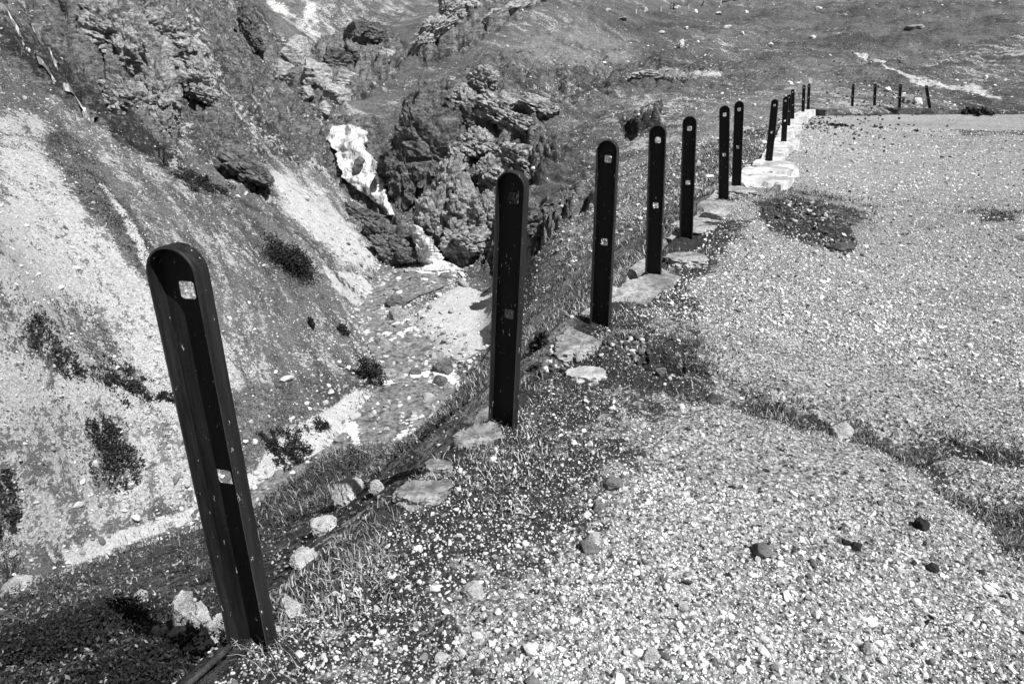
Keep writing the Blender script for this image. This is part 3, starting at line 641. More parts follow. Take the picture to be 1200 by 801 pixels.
RB = [(214,722,22,46,.2,'upright forked pale stone in the rubble heap by the nearest post'),(236,730,20,34,-.3,'leaning pale stone in the rubble heap'),(255,738,24,30,.3,'pale angular stone nearest the post in the rubble heap'),(206,748,22,18,.0,'low pale stone at the left of the rubble heap'),(240,752,30,14,.2,'flat pale stone at the front of the rubble heap'),(186,741,12,12,0,'small pale stone left of the rubble heap'),(224,764,14,10,0,'small white stone lying before the rubble heap')]
for (u, v, w, h, tl, lb) in RB: rock(u, v, w, h, lb, 'pale', group='rubble heap by the nearest post', k=4, tl=tl, rough=.5, fine=.1, facets=10)
LG = [(988,508,23,19,'pale','white rounded stone on the weedy strip across the gravel'),(1080,616,15,13,'blackstone','black stone lying alone on the right of the gravel'),(894,648,24,14,'greystone','grey wedge shaped stone with pale top on the gravel'),
      (1094,667,16,8,'blackstone','flat black lump right of the wedge stone'),(1005,641,12,9,'blackstone','black pebble beside two pale ones on the gravel'),(993,636,9,6,'blackstone','small black pebble next to the larger black pebble'),
      (716,568,22,13,'greystone','dark flat stone chip near the wall side of the gravel'),(801,713,12,13,'pale','pointed white stone on the near gravel'),(555,697,26,15,'pale','white angular stone at the grassy edge of the near gravel'),(1019,760,13,12,'pale','rounded white stone at the bottom right of the gravel'),(762,771,20,13,'pale','pale twin stone at the bottom of the gravel'),
      (690,644,20,12,'greystone','mid grey flat stone at the dark edge of the gravel'),(694,633,18,12,'pale','pale flat stone just above the mid grey one'),(776,438,14,11,'greystone','square grey block lodged in the pothole'),(990,292,26,8,'dark','long dark clod among weeds on the far gravel'),(838,470,20,9,'dark','dark clod at the edge of the pothole weeds'),(703,595,14,10,'greystone','grey chip below the dark flat chip')]
for (u, v, w, h, mt, lb) in LG: rock(u, v, w, h, lb, mt, name='loose_stone', cat='stone', group='larger loose stones on the gravel', k=4, rough=.12)
for (u, v, w, h, lb) in [(799,53,9,9,'pale upright boulder standing alone on the meadow'),(757,12,6,5,'small white boulder near the two stakes'),(795,9,10,5,'white boulder beside the dark stumps on the meadow top'),(712,12,10,4,'flat white stone on the left of the meadow'),(729,22,18,3,'long flat pale stone on the meadow'),(853,32,10,4,'pale flat boulder right of the upright one'),(953,44,9,6,'grey round boulder in the dark grass dip'),
                       (1070,32,24,6,'long pale boulder on the right hillside'),(1055,69,18,7,'pale boulder above the end wall path'),(1076,120,12,12,'pale boulder behind the leaning end post'),(1063,118,14,14,'pale boulder behind the third end post'),(874,14,9,4,'white stone on the upper meadow right'),(815,14,8,4,'white stone left of the dark beam'),(843,16,9,4,'white stone under the dark beam'),(804,33,6,4,'small white stone on the mid meadow'),(775,38,10,3,'pale stone pair in the meadow hollow'),(960,10,8,5,'white stone high on the right meadow')]:
    rock(u, v, w * .75, h * .8, lb, 'boulder' if w > 12 else 'pale', group='boulders on the meadow', k=4, rough=.35, fine=.1)

# ------------------------------------------------------------------ WALLS
def wall_mesh(path, name, mat, label, wl, wr, top, foot, seed, cat='wall', jag=.5, step=.035, brk=.5):
    P, s = resample(path, step); T = np.gradient(P, axis=0); k = np.ones(15) / 15
    for c in range(2): T[:, c] = np.convolve(np.pad(T[:, c], 7, mode='edge'), k, 'valid')
    T /= np.hypot(T[:, 0], T[:, 1])[:, None]; Nl = np.stack([-T[:, 1], T[:, 0]], 1); n = len(P)
    WLs = wl(s) if callable(wl) else np.full(n, wl); WRs = wr(s) if callable(wr) else np.full(n, wr)
    TOP = top(s) if callable(top) else np.full(n, top); FOOT = foot(s) if callable(foot) else np.full(n, foot)
    jl = jag * (fbm(s * 1.9, s * 0, s * 0, 3, .4, seed=seed) - .5); jr = jag * (fbm(s * 1.9, s * 0 + 9, s * 0, 3, .4, seed=seed + 1) - .5)
    cols = np.r_[-1, -1, np.linspace(-1, 1, 16), 1, 1]; m = len(cols)
    off = np.where(cols[None] < 0, -cols[None] * (WLs * (1 + jl * 1.3))[:, None], -cols[None] * (WRs * (1 + jr * 1.3))[:, None])
    V_ = np.zeros((n, m, 3)); V_[..., :2] = P[:, None] + Nl[:, None] * off[..., None]
    z = TOP[:, None] + .05 * (fbm(V_[..., 0] * 1.7, V_[..., 1] * 1.7, 0, 3, seed=seed + 3) - .5) + .025 * (fbm(V_[..., 0] * 9, V_[..., 1] * 9, 0, 3, seed=seed + 4) - .5)
    z = z - brk * .16 * sstep(.55, .68, fbm(V_[..., 0] * 2.1, V_[..., 1] * 2.1, 5, 3, seed=seed + 5))
    V_[..., 2] = z; V_[:, 0, 2] = FOOT; V_[:, -1, 2] = FOOT
    V_[:, 1, 2] = (FOOT + z[:, 1]) / 2; V_[:, -2, 2] = (FOOT + z[:, -2]) / 2
    V_[:, :2, :2] += (Nl * .05)[:, None]; V_[:, -2:, :2] -= (Nl * .05)[:, None]
    for e_, i_ in ((0, 1), (-1, -2)): V_[e_] = V_[i_]; V_[e_, :, 2] = FOOT[0]
    V_[..., :2] += .03 * (np.stack([fbm(V_[..., 0] * 6, V_[..., 1] * 6, V_[..., 2] * 6, 2, seed=seed + 6), fbm(V_[..., 0] * 6, V_[..., 1] * 6, V_[..., 2] * 6, 2, seed=seed + 7)], -1) - .5)
    o = mesh_obj(name, V_.reshape(-1, 3), grid_faces(n, m)[:, ::-1], mat, smooth=False); tag(o, label, cat); return o
cut = 8                                     # WL index of post 7
wall_mesh(WL[:cut + 1], 'broken_wall', M['conc'], 'broken weathered concrete wall top half buried in grass under the nearer posts', .22, .24, lambda s: -.16 + .122 * sstep(5.2, 9.0, s) + .025 * np.sin(s * 4.2), -.75, 301, brk=1.0)
far = np.array([POSTS[6]] + [p for p in POSTS[7:]])
far[0] = far[0] + (far[1] - far[0]) * .08
wall_mesh(far, 'bleached_wall', M['concp'], 'bright bleached concrete wall curving under the farther posts', .25, lambda s: .62 - .3 * sstep(2, 5, s) + .1 * np.sin(s * .9), .0, -.8, 331, jag=.3, brk=.6, step=.06)
endw = np.array([(POSTS[-1][0] + .5, POSTS[-1][1] - .1)] + list(ENDP) + [(ENDP[-1][0] + 1.0, ENDP[-1][1] + .1)])
wall_mesh(endw, 'stone_end_wall', M['dark'], 'low dark rubble wall across the far end of the gravel', .3, .35, .0, -.9, 351, jag=.3, brk=.5, step=.06)
for (u, v, w, h, lb) in [(562,509,62,24,'pale concrete slab at the foot of the second post'),(513,543,30,15,'pale concrete fragment left of the grass below the second post'),(690,437,44,13,'white concrete slab fragment beside the pothole'),(683,402,60,26,'grey concrete slab below the third post'),(490,575,62,26,'worn concrete slab with a dark hole on the wall edge'),(800,300,40,11,'flat concrete step between the fourth and fifth posts'),(815,265,40,12,'flat concrete step right of the fifth post'),(868,222,34,11,'pale concrete step at the foot of the seventh post')]:
    P = ptz(u, v, 0.03); d = P[1] * CP - (P[2] - HC) * SP
    SEED[0] += 1; wx = w * d / FPX / 2; wy = min(.45, h * d / FPX / 2 / max(.12, (HC / math.hypot(P[0], P[1])) * .9))
    g, f = rock_geo(SEED[0], (wx * 1.15, wy * 1.15, .16), 5, facets=14, dlo=.6, dhi=.9, rough=.3, fine=.12, crack=.12)
    g[:, 2] = np.minimum(g[:, 2], .03 + .02 * (fbm(g[:, 0] * 14, g[:, 1] * 14, 0, 4, .6, seed=SEED[0] % 40) - .5) + .02 * g[:, 0])
    o = mesh_obj('concrete_slab', rotz(g, .3), f, M['concp'] if 'white' in lb else M['conc'], loc=(P[0], P[1], .0), smooth=False); tag(o, lb, 'concrete slab', 'loose concrete slabs on the wall')

# ------------------------------------------------------------------ POSTS
W2, FL, TH, PH = .074, .046, .007, 1.30
def outline(w, h0, h1, n=20):               # open U path: up, round the top, down
    r = w; pts = [(-w, h0)] + [(-w, z) for z in np.linspace(h0, h1 - r, 14)[1:]]
    pts += [(-r * math.cos(t_), h1 - r + r * math.sin(t_)) for t_ in np.linspace(0, math.pi, n)[1:-1]]
    pts += [(w, z) for z in np.linspace(h1 - r, h0, 14)]
    return pts
def post_meshes():
    bm = bmesh.new(); lo = -.12
    def loop(pts):
        vs = [bm.verts.new((x, 0, z)) for x, z in pts]; return [bm.edges.new((vs[i], vs[(i + 1) % len(vs)])) for i in range(len(vs))]
    e = loop(outline(W2 - .001, lo, PH - .001))
    for hz in (PH - .128, PH - .70):
        s = .025; c = .006
        e += loop([(-s + c, hz - s), (s - c, hz - s), (s, hz - s + c), (s, hz + s - c), (s - c, hz + s), (-s + c, hz + s), (-s, hz + s - c), (-s, hz - s + c)])
    bmesh.ops.triangle_fill(bm, edges=e, use_beauty=True, use_dissolve=False)
    bmesh.ops.recalc_face_normals(bm, faces=bm.faces)
    r = bmesh.ops.extrude_face_region(bm, geom=list(bm.faces))
    for g in r['geom']:
        if isinstance(g, bmesh.types.BMVert): g.co.y += TH
    bmesh.ops.recalc_face_normals(bm, faces=bm.faces)
    web = bpy.data.meshes.new('web'); bm.to_mesh(web); bm.free(); web.materials.append(M['post'])
    o_, i_ = np.array(outline(W2, lo, PH)), np.array(outline(W2 - TH, lo, PH - TH))
    V_ = []; n = len(o_)
    for (P, y) in ((o_, TH), (o_, -FL + .003), (o_ * [1, 1] * .35 + i_ * .65 if False else (o_ * .7 + i_ * .3), -FL), (i_ * .8 + o_ * .2, -FL), (i_, -FL + .003), (i_ - 0, .0015)):
        V_ += [(x, y, z) for x, z in P]
    Fq = []
    for k in range(5):
        for j in range(n - 1): Fq.append((k * n + j, k * n + j + 1, (k + 1) * n + j + 1, (k + 1) * n + j))
    fl = bpy.data.meshes.new('flange'); fl.from_pydata(V_, [], Fq); bm = bmesh.new(); bm.from_mesh(fl); bmesh.ops.recalc_face_normals(bm, faces=bm.faces); bm.to_mesh(fl); bm.free(); fl.materials.append(M['post']); fl.materials.append(M['rim'])
    for p in fl.polygons: p.material_index = 1 if (n - 1) <= p.index < 4 * (n - 1) and p.index // (n - 1) == 2 else 0
    return web, fl
WEB, FLG = post_meshes()
def post(xy, z, az, lx, ly, label, hscale=1.0, group='black steel fence posts along the wall'):
    e = empty('fence_post', (xy[0], xy[1], z)); e.rotation_euler = (math.radians(ly), math.radians(lx), -math.radians(az)); e.scale = (1, 1, hscale)
    for nm, me in (('web', WEB), ('flange', FLG)):
        c = bpy.data.objects.new(nm, me); COL.objects.link(c); c.parent = e
    tag(e, label, 'fence post', group)
LB = ['nearest and largest black steel post, rust worn and chipped, on the left','second black post standing on a pale slab in the middle','third black post from the viewer above the pothole','fourth black post from the viewer, on concrete steps',
      'fifth black post, with a nearly blocked upper hole','sixth black post, the shorter one left of a close neighbour','seventh black post, tallest of the close pair','eighth post, thin, leaning a little right on the bright wall','ninth post, short and pale behind the leaning one','tenth post, black, above the bend of the bright wall',
      'eleventh post, pale, beyond the bend of the bright wall','twelfth post, next to last before the fence corner','thirteenth post, standing at the fence corner']
AZ = [13, 25, 22, 20, 19, 21, 21, 24, 24, 23, 22, 22, 22]
LX = [-1.3, 2.6, -.3, -2.5, -3.4, -5.5, -4.6, -1.5, -5, -6, -7, -6, -6]
PHS = [1.0, 1, 1, 1, 1, 1.0, 1.02, .95, .9, .82, .9, .98, 1.0]
for i, p in enumerate(POSTS): post(p, -.0, AZ[i], LX[i], 0, LB[i], PHS[i])
EL = ['leftmost post of the end wall','second post from the left on the end wall','upright third post on the end wall','rightmost end wall post, leaning left']
for i, p in enumerate(ENDP): post((p[0], p[1]), 0, 80 if False else 12, [-7, -8, -8, -20][i], 0, EL[i], .98, 'posts on the end wall')

# fallen rod at the foot of the nearest post
def tube(path, r, name, mat, label, cat, seg=10):
    P = np.array(path, float); n = len(P); T = np.gradient(P, axis=0); V_ = []
    for i in range(n):
        t_ = Vector(T[i]).normalized(); a_ = t_.cross(Vector((0, 0, 1))).normalized(); b_ = t_.cross(a_)
        for k in range(seg):
            q = 2 * math.pi * k / seg; V_.append(P[i] + r * (math.cos(q) * np.array(a_) + math.sin(q) * np.array(b_)))
    F_ = [(i * seg + k, i * seg + (k + 1) % seg, (i + 1) * seg + (k + 1) % seg, (i + 1) * seg + k) for i in range(n - 1) for k in range(seg)]
    F_ += [tuple(range(seg)), tuple(range((n - 1) * seg, n * seg))]
    return tag(mesh_obj(name, V_, F_, mat, smooth=True), label, cat)
a_ = np.array(ptz(268,758,.03)); b_ = np.array(ptz(215,806,-.02))
ts = np.linspace(-.05, 1.6, 10)[:, None]; rp = a_ + (b_ - a_) * ts
rp[:, 2] = np.maximum(rp[:, 2], H(rp[:, 0], rp[:, 1]) + .012)
tube(rp, .011, 'iron_rod', M['metal'], 'thin dark iron rod lying from the foot of the nearest post', 'rod')

# ------------------------------------------------------------------ PLANTS
def blades(pos, h, wd, bend, shade, name, label, cat=None, kind='stuff', mat='blade', lean=None):
    n = len(pos); ang = rng.uniform(0, 2 * np.pi, n); dirn = np.stack([np.cos(ang), np.sin(ang), np.zeros(n)], 1)
    if lean is not None: dirn = dirn * 1.0 + np.array(lean) * rng.uniform(-.3, 1.2, (n, 1)); 
    sdv = np.stack([-np.sin(ang), np.cos(ang), np.zeros(n)], 1); up = np.array([0, 0, 1.0])
    V_ = np.zeros((n, 5, 3))
    def P(t_): return pos + up * (h * t_ * (1 - .25 * t_ * bend))[:, None] + dirn * (h * bend * t_ * t_)[:, None]
    V_[:, 0] = P(0) - sdv * wd[:, None]; V_[:, 1] = P(0) + sdv * wd[:, None]; V_[:, 2] = P(.55) + sdv * wd[:, None] * .7; V_[:, 3] = P(.55) - sdv * wd[:, None] * .7; V_[:, 4] = P(1)
    b0 = np.arange(n)[:, None] * 5; F_ = np.concatenate([b0 + [0, 1, 2], b0 + [0, 2, 3], b0 + [3, 2, 4]], 0)
    o = mesh_obj(name, V_.reshape(-1, 3), F_, M[mat], attrs=dict(shade=np.repeat(shade, 5))); tag(o, label, cat, kind=kind); return o
def leaves(c, size, shade):                 # diamond leaves
    n = len(c); a = rng.normal(size=(n, 3)); a /= np.linalg.norm(a, axis=1)[:, None]; b = rng.normal(size=(n, 3)); b[:, 2] = np.abs(b[:, 2]) + .3
    b = np.cross(a, b); b /= np.linalg.norm(b, axis=1)[:, None] + 1e-9; s = size[:, None]
    V_ = np.stack([c - a * s, c + b * s * .45, c + a * s, c - b * s * .45], 1)
    b0 = np.arange(n)[:, None] * 4
    return V_.reshape(-1, 3), np.concatenate([b0 + [0, 1, 2], b0 + [0, 2, 3]], 0), np.repeat(shade, 4)

def world_scatter(n, rmin, rmax, a0, a1, power):
    """random ground points, thinning with distance from the viewpoint"""
    q = rng.uniform(0, 1, n); e = 2 - power
    r = (rmin ** e + q * (rmax ** e - rmin ** e)) ** (1 / e) if abs(e) > 1e-6 else rmin * (rmax / rmin) ** q
    a = np.radians(rng.uniform(a0, a1, n)); return np.sin(a) * r, np.cos(a) * r, r
# tufts on the wall and the weedy strips
x, y, r = world_scatter(42000, 1.1, 14, -60, 50, 1.45)
sd = poly_sd(TERR, x, y); cl = fbm(x * 2.6, y * 2.6, 1, 3, seed=91)
dm = np.minimum(line_d(DITCH[0], x, y)[0], line_d(DITCH[1], x, y)[0] + .08); dp = np.hypot(x - POT[0], y - POT[1])
want = np.exp(-((sd - .12) / .27) ** 2) * 1.3 * (y < 12) + .9 * np.exp(-(dm / .15) ** 2) + .6 * np.exp(-((dp - .4) / .15) ** 2)
k = (sd > -.4) & (rng.uniform(0, 1, len(x)) < want * sstep(.48, .64, cl) * 1.2)
x, y, r, dmk, sdk = x[k], y[k], r[k], dm[k], sd[k]
# each tuft point carries several blades
nb = 6; x = np.repeat(x, nb) + rng.normal(0, .022, len(x) * nb); y = np.repeat(y, nb) + rng.normal(0, .022, len(y) * nb); dmr = np.repeat(dmk, nb)
z = H(x, y) - .005
hh = rng.uniform(.012, .055, len(x)) * np.where(dmr < .3, .7, 1); sh = np.where(rng.uniform(0, 1, len(x)) < .42, rng.uniform(.28, .5, len(x)), rng.uniform(.04, .16, len(x))); sh = np.where(dmr < .3, sh * .5, sh)
blades(np.stack([x, y, z], 1), hh, rng.uniform(.0012, .0028, len(x)) * (1 + np.hypot(x, y) * .12), rng.uniform(.2, 1.1, len(x)), sh, 'dry_grass', 'dried grass tufts growing along the broken wall and weedy strips')
# long pale grass hanging over the wall edge near the first posts
cx, cy = [], []
for (u, v) in [(430,640),(440,620),(455,610),(418,660),(470,600),(330,735),(345,728),(315,748),(320,770),(640,470),(655,462),(630,485),(690,300),(425,650),(448,632)]:
    P = ptz(u, v, 0.02); cx.append(np.full(45, P[0]) + rng.normal(0, .06, 45)); cy.append(np.full(45, P[1]) + rng.normal(0, .06, 45))
x, y = np.concatenate(cx), np.concatenate(cy); z = np.maximum(H(x, y), -.1)
blades(np.stack([x, y, z], 1), rng.uniform(.02, .075, len(x)), rng.uniform(.0006, .0012, len(x)), rng.uniform(.4, 1.3, len(x)), rng.uniform(.14, .40, len(x)), 'long_pale_grass', 'long pale grass hanging over the wall edge', lean=(-.5, -.3, 0))

# short dark weeds along the strips crossing the gravel and in the rubble patch by the bright wall
px_, py_ = [], []
for Dl, m_, w_ in ((DITCH[0], 4200, .09), (DITCH[1], 2200, .08)):
    P, _ = resample(Dl, .02); i = rng.integers(0, len(P), m_); px_.append(P[i, 0] + rng.normal(0, w_, m_)); py_.append(P[i, 1] + rng.normal(0, w_, m_))
for (u, v, a_, b_, m_) in [(945,234,26,7,1300), (915,255,22,10,700), (770,425,40,14,3500), (985,245,30,6,1500), (1165,252,24,4,800), (1190,630,16,14,1500), (860,190,8,5,500)]:
    cpx = u + rng.normal(0, a_, m_); cpv = v + rng.normal(0, b_, m_); yy = (CV - cpv) / FPX; dd = (-.2 - HC) / (CP * yy - SP); px_.append((cpx - CU) / FPX * dd); py_.append(dd * (CP + SP * yy))
x, y = np.concatenate(px_), np.concatenate(py_); k = (fbm(x * 4, y * 4, 5, 3, seed=121) > .50) & (poly_sd(TERR, x, y) > .1); x, y = x[k], y[k]; n = len(x); r = np.hypot(x, y)
blades(np.stack([x, y, H(x, y)], 1), rng.uniform(.012, .05, n) * (1 + r * .03), rng.uniform(.0012, .0026, n) * (1 + r * .16), rng.uniform(.3, 1.3, n), np.where(rng.uniform(0, 1, n) < .25, rng.uniform(.16, .36, n), rng.uniform(.015, .10, n)), 'gravel_weeds', 'short dark weeds in strips across the gravel')
# low turf and leafy ground cover on the near slope
x, y, r = world_scatter(70000, 1.7, 13, -68, 8, 1.5); sd = poly_sd(TERR, x, y); cl = fbm(x * 1.6, y * 1.6, 1, 3, seed=93)
k = (sd < -.15) & (rng.uniform(0, 1, len(x)) < sstep(.3, .55, cl)); x, y, r = x[k], y[k], r[k]; z = H(x, y)
n = len(x); sh = np.where(rng.uniform(0, 1, n) < .10, rng.uniform(.15, .4, n), rng.uniform(.012, .08, n))
blades(np.stack([x, y, z], 1), rng.uniform(.008, .032, n), rng.uniform(.0016, .004, n) * (.6 + r * .12), rng.uniform(.3, 1.2, n), sh, 'turf', 'dark turf on the slope below the wall')
x, y, r = world_scatter(90000, 1.6, 12, -70, 8, 1.5); sd = poly_sd(TERR, x, y); u, v, d = proj(x, y, H(x, y))
cl = fbm(x * 2.2, y * 2.2, 7, 3, seed=95)
prob = .12 + .9 * poly_soft([(0,700),(100,690),(190,740),(240,801),(200,900),(0,900)], u, v, 40) + .5 * poly_soft([(320,582),(360,545),(440,520),(540,485),(560,500),(470,545),(400,575)], u, v, 10)
k = (sd < -.25) & (rng.uniform(0, 1, len(x)) < prob * sstep(.35, .55, cl)); x, y, r = x[k], y[k], r[k]; n = len(x); z = H(x, y) + rng.uniform(0, .09, n)
V_, F_, sh = leaves(np.stack([x, y, z], 1), rng.uniform(.006, .016, n) * (.7 + r * .1), np.where(rng.uniform(0, 1, n) < .2, rng.uniform(.12, .26, n), rng.uniform(.015, .07, n)))
tag(mesh_obj('ground_cover', V_, F_, M['leaf'], attrs=dict(shade=sh)), 'dark leafy ground cover at the lower left', kind='stuff')

def bush(u, v, wpx, hpx, label, n=900, leaf=.03, name='bush', flat=False, d=None, tone=(.008, .035), group=None, stems=True):
    g = hit([(u, v + hpx * .42)])[0]; dd = g[3] if d is None else d
    w, h = wpx * dd / FPX / 2, hpx * dd / FPX
    m = max(5, int(n / 110)); cc = np.stack([rng.uniform(-.75, .75, m) * w, rng.uniform(-.6, .6, m) * w, rng.uniform(.25, .75, m) * h], 1)
    if flat: m = int(n / 45); cc = np.stack([rng.normal(0, .5, m) * w, rng.normal(0, .55, m) * w, rng.uniform(.02, .22, m) * h], 1)
    i = rng.integers(0, m, n); q = rng.normal(size=(n, 3)) * (np.array([w * .13, w * .13, h * .08]) if flat else np.array([w * .24, w * .24, h * .17])); p = cc[i] + q; p[:, 2] = np.abs(p[:, 2])
    e = empty(name, (g[0], g[1] + w * .2, g[2])); tone = (.006, .026) if hpx > 65 else tone
    gz = H(p[:, 0] + g[0], p[:, 1] + g[1] + w * .2) - g[2]; p[:, 2] += np.clip(gz, -h, h)
    sh = rng.uniform(tone[0], tone[1], n); sh = np.where(rng.uniform(0, 1, n) < .08, sh * 2.5, sh)
    V_, F_, s2 = leaves(p, rng.uniform(.6, 1.4, n) * leaf * 1.25, sh)
    mesh_obj('foliage', V_, F_, M['leaf'], e, attrs=dict(shade=s2))
    if stems:
        VV, FF, off = [], [], 0
        for q in range(min(m, 12)):
            t_ = np.linspace(0, 1, 5)[:, None]; P = np.array([0, 0, -.03 * h]) * (1 - t_) + cc[q] * t_; rad = w * .03 * (1.2 - t_)
            for j in range(5):
                for s_ in range(5): VV.append(P[j] + rad[j] * np.array([math.cos(s_ * 1.257), math.sin(s_ * 1.257), 0]))
            FF += [(off + j * 5 + s_, off + j * 5 + (s_ + 1) % 5, off + (j + 1) * 5 + (s_ + 1) % 5, off + (j + 1) * 5 + s_) for j in range(4) for s_ in range(5)]; off += 25
        mesh_obj('stems', VV, FF, M['twig'], e)
    tag(e, label, 'bush', group); return e
for (u, v, w, h, n, lf, lb) in [(341,306,50,30,5200,.055,'dark juniper bush alone on the grassy left slope'),(234,211,46,15,1500,.06,'low dark shrub row below the wet cliff'),(367,381,12,9,400,.05,'tiny round bush above the stream on the left slope'),(402,386,16,11,500,.05,'small dark bush near the left bank of the stream'),
     (135,525,46,44,1600,.05,'ragged dark bush on the scree at the left'),(145,440,44,24,1100,.05,'dark patchy bush on the scree above the ragged one'),(437,440,30,26,1500,.05,'round dark bush on the left bank of the stream'),(380,500,18,11,500,.04,'small bush on the pale gravel path'),(632,402,14,13,600,.03,'little dark bush behind the second post'),
     (70,712,150,95,16000,.0075,'large leafy dark bush in the lower left corner'),(150,775,170,70,11000,.007,'low spreading leafy mat at the bottom left, right of the large bush'),(8,655,44,60,1500,.02,'dark bush cut by the left edge of the picture'),(10,570,34,26,900,.05,'dark bush at the left edge on the scree'),(512,494,26,16,900,.02,'dark heather clump on the brow left of the second post'),(345,520,40,30,1300,.05,'dark bush clump beside the gravel path'),
     (320,520,30,22,900,.05,'dark bush clump at the bend of the gravel path'),(60,400,60,34,1200,.05,'scattered dark shrub in the middle of the left scree'),(195,460,26,14,500,.045,'small ragged shrub left of the nearest post'),(1143,126,30,20,1400,.07,'dark shrub in the hollow right of the end wall'),(985,145,24,8,500,.05,'low weeds at the foot of the end wall')]:
    bush(u, v, w, h, lb, n, lf, flat=('scree' in lb or 'patchy' in lb or 'scattered' in lb or 'ragged' in lb or 'clump' in lb or 'low' in lb))
x = rng.uniform(-34, 3, 30000); y = rng.uniform(13, 52, 30000); z = H(x, y); u, v, d = proj(x, y, z)
cl = fbm(x * .55, y * .55, 3, 4, .6, seed=101)
den = .035 + .7 * sstep(.5, .6, cl) * (.18 + .0 * u) + .9 * np.maximum.reduce([poly_soft(P, u, v, 14) for P in ([(10,345),(90,350),(150,400),(160,430),(110,435),(30,410)], [(0,480),(110,470),(165,500),(150,560),(60,585),(0,595)], [(120,425),(180,430),(190,470),(130,455)], [(280,505),(360,500),(350,550),(290,555)], [(75,150),(130,205),(205,335),(180,345),(110,250),(50,165)], [(0,585),(120,560),(150,590),(0,640)])]) * sstep(.40, .56, cl)
k = (rng.uniform(0, 1, len(x)) < den * .55) & (poly_sd(TERR, x, y) < -4) & (line_d(ST, x, y)[0] > 2.2) & (u > -60) & (u < 480) & (v < 660)
x, y, z = x[k], y[k], z[k]; m = len(x); nl = 16; sz = rng.uniform(.06, .26, m)
c = np.stack([np.repeat(x, nl) + rng.normal(0, 1, m * nl) * np.repeat(sz, nl) * .7, np.repeat(y, nl) + rng.normal(0, 1, m * nl) * np.repeat(sz, nl) * .7], 1)
c = np.c_[c, H(c[:, 0], c[:, 1]) + np.abs(rng.normal(0, .5, m * nl)) * np.repeat(sz, nl) * .5]
V_, F_, sh = leaves(c, rng.uniform(.02, .055, m * nl), rng.uniform(.010, .055, m * nl))
tag(mesh_obj('scrub_tufts', V_, F_, M['leaf'], attrs=dict(shade=sh)), 'small dark scrub tufts dotted over the scree', kind='stuff')
x, y, r = world_scatter(90000, 5, 34, -14, 23, 1.2); sd = poly_sd(TERR, x, y); z, LL = H(x, y, True); k = (sd < -.4) & (LL['stream'] > 1.0) & (LL['rock'] < .3) & (rng.uniform(0, 1, len(x)) < sstep(.3, .55, fbm(x * 1.1, y * 1.1, 1, 3, seed=151))); bq, _ = line_d(BAR, x, y); k &= bq > 3
x, y, z, r = x[k], y[k], z[k], r[k]; n = len(x)
blades(np.stack([x, y, z], 1), rng.uniform(.03, .11, n) * (1 + r * .01), rng.uniform(.003, .007, n) * (.5 + r * .10), rng.uniform(.4, 1.4, n), np.where(rng.uniform(0, 1, n) < .3, rng.uniform(.22, .45, n), rng.uniform(.03, .16, n)), 'slope_grass', 'grass on the bank behind the posts')
x, y, r = world_scatter(60000, 4.5, 13, -58, 6, 1.1); z = H(x, y); u, v, d = proj(x, y, z)
k = (poly_sd(TERR, x, y) < -.35) & (rng.uniform(0, 1, len(x)) < (.08 + .9 * poly_soft([(310,590),(360,545),(440,515),(545,470),(600,470),(610,500),(540,520),(500,545),(440,570),(400,600),(330,620)], u, v, 10)) * sstep(.34, .52, fbm(x * 1.5, y * 1.5, 8, 3, seed=161))); x, y, z, r = x[k], y[k], z[k], r[k]; n = len(x)
blades(np.stack([x, y, z], 1), rng.uniform(.04, .13, n), rng.uniform(.004, .009, n), rng.uniform(.3, 1.3, n), np.where(rng.uniform(0, 1, n) < .2, rng.uniform(.12, .30, n), rng.uniform(.010, .07, n)), 'brow_heath', 'dark heath and coarse grass along the brow above the stream')
# stalks on the near brow
x, y = [], []
for (u, v) in [(150,636),(165,632),(140,640),(175,628),(110,648),(215,606),(205,612),(190,620)]:
    P = hit([(u, v)])[0]; x += list(P[0] + rng.normal(0, .12, 14)); y += list(P[1] + rng.normal(0, .12, 14))
x, y = np.array(x), np.array(y); n = len(x)
blades(np.stack([x, y, H(x, y)], 1), rng.uniform(.1, .28, n), rng.uniform(.004, .008, n), rng.uniform(.05, .4, n), rng.uniform(.02, .08, n), 'tall_stalks', 'thin dark stalks on the brow against the pale path')

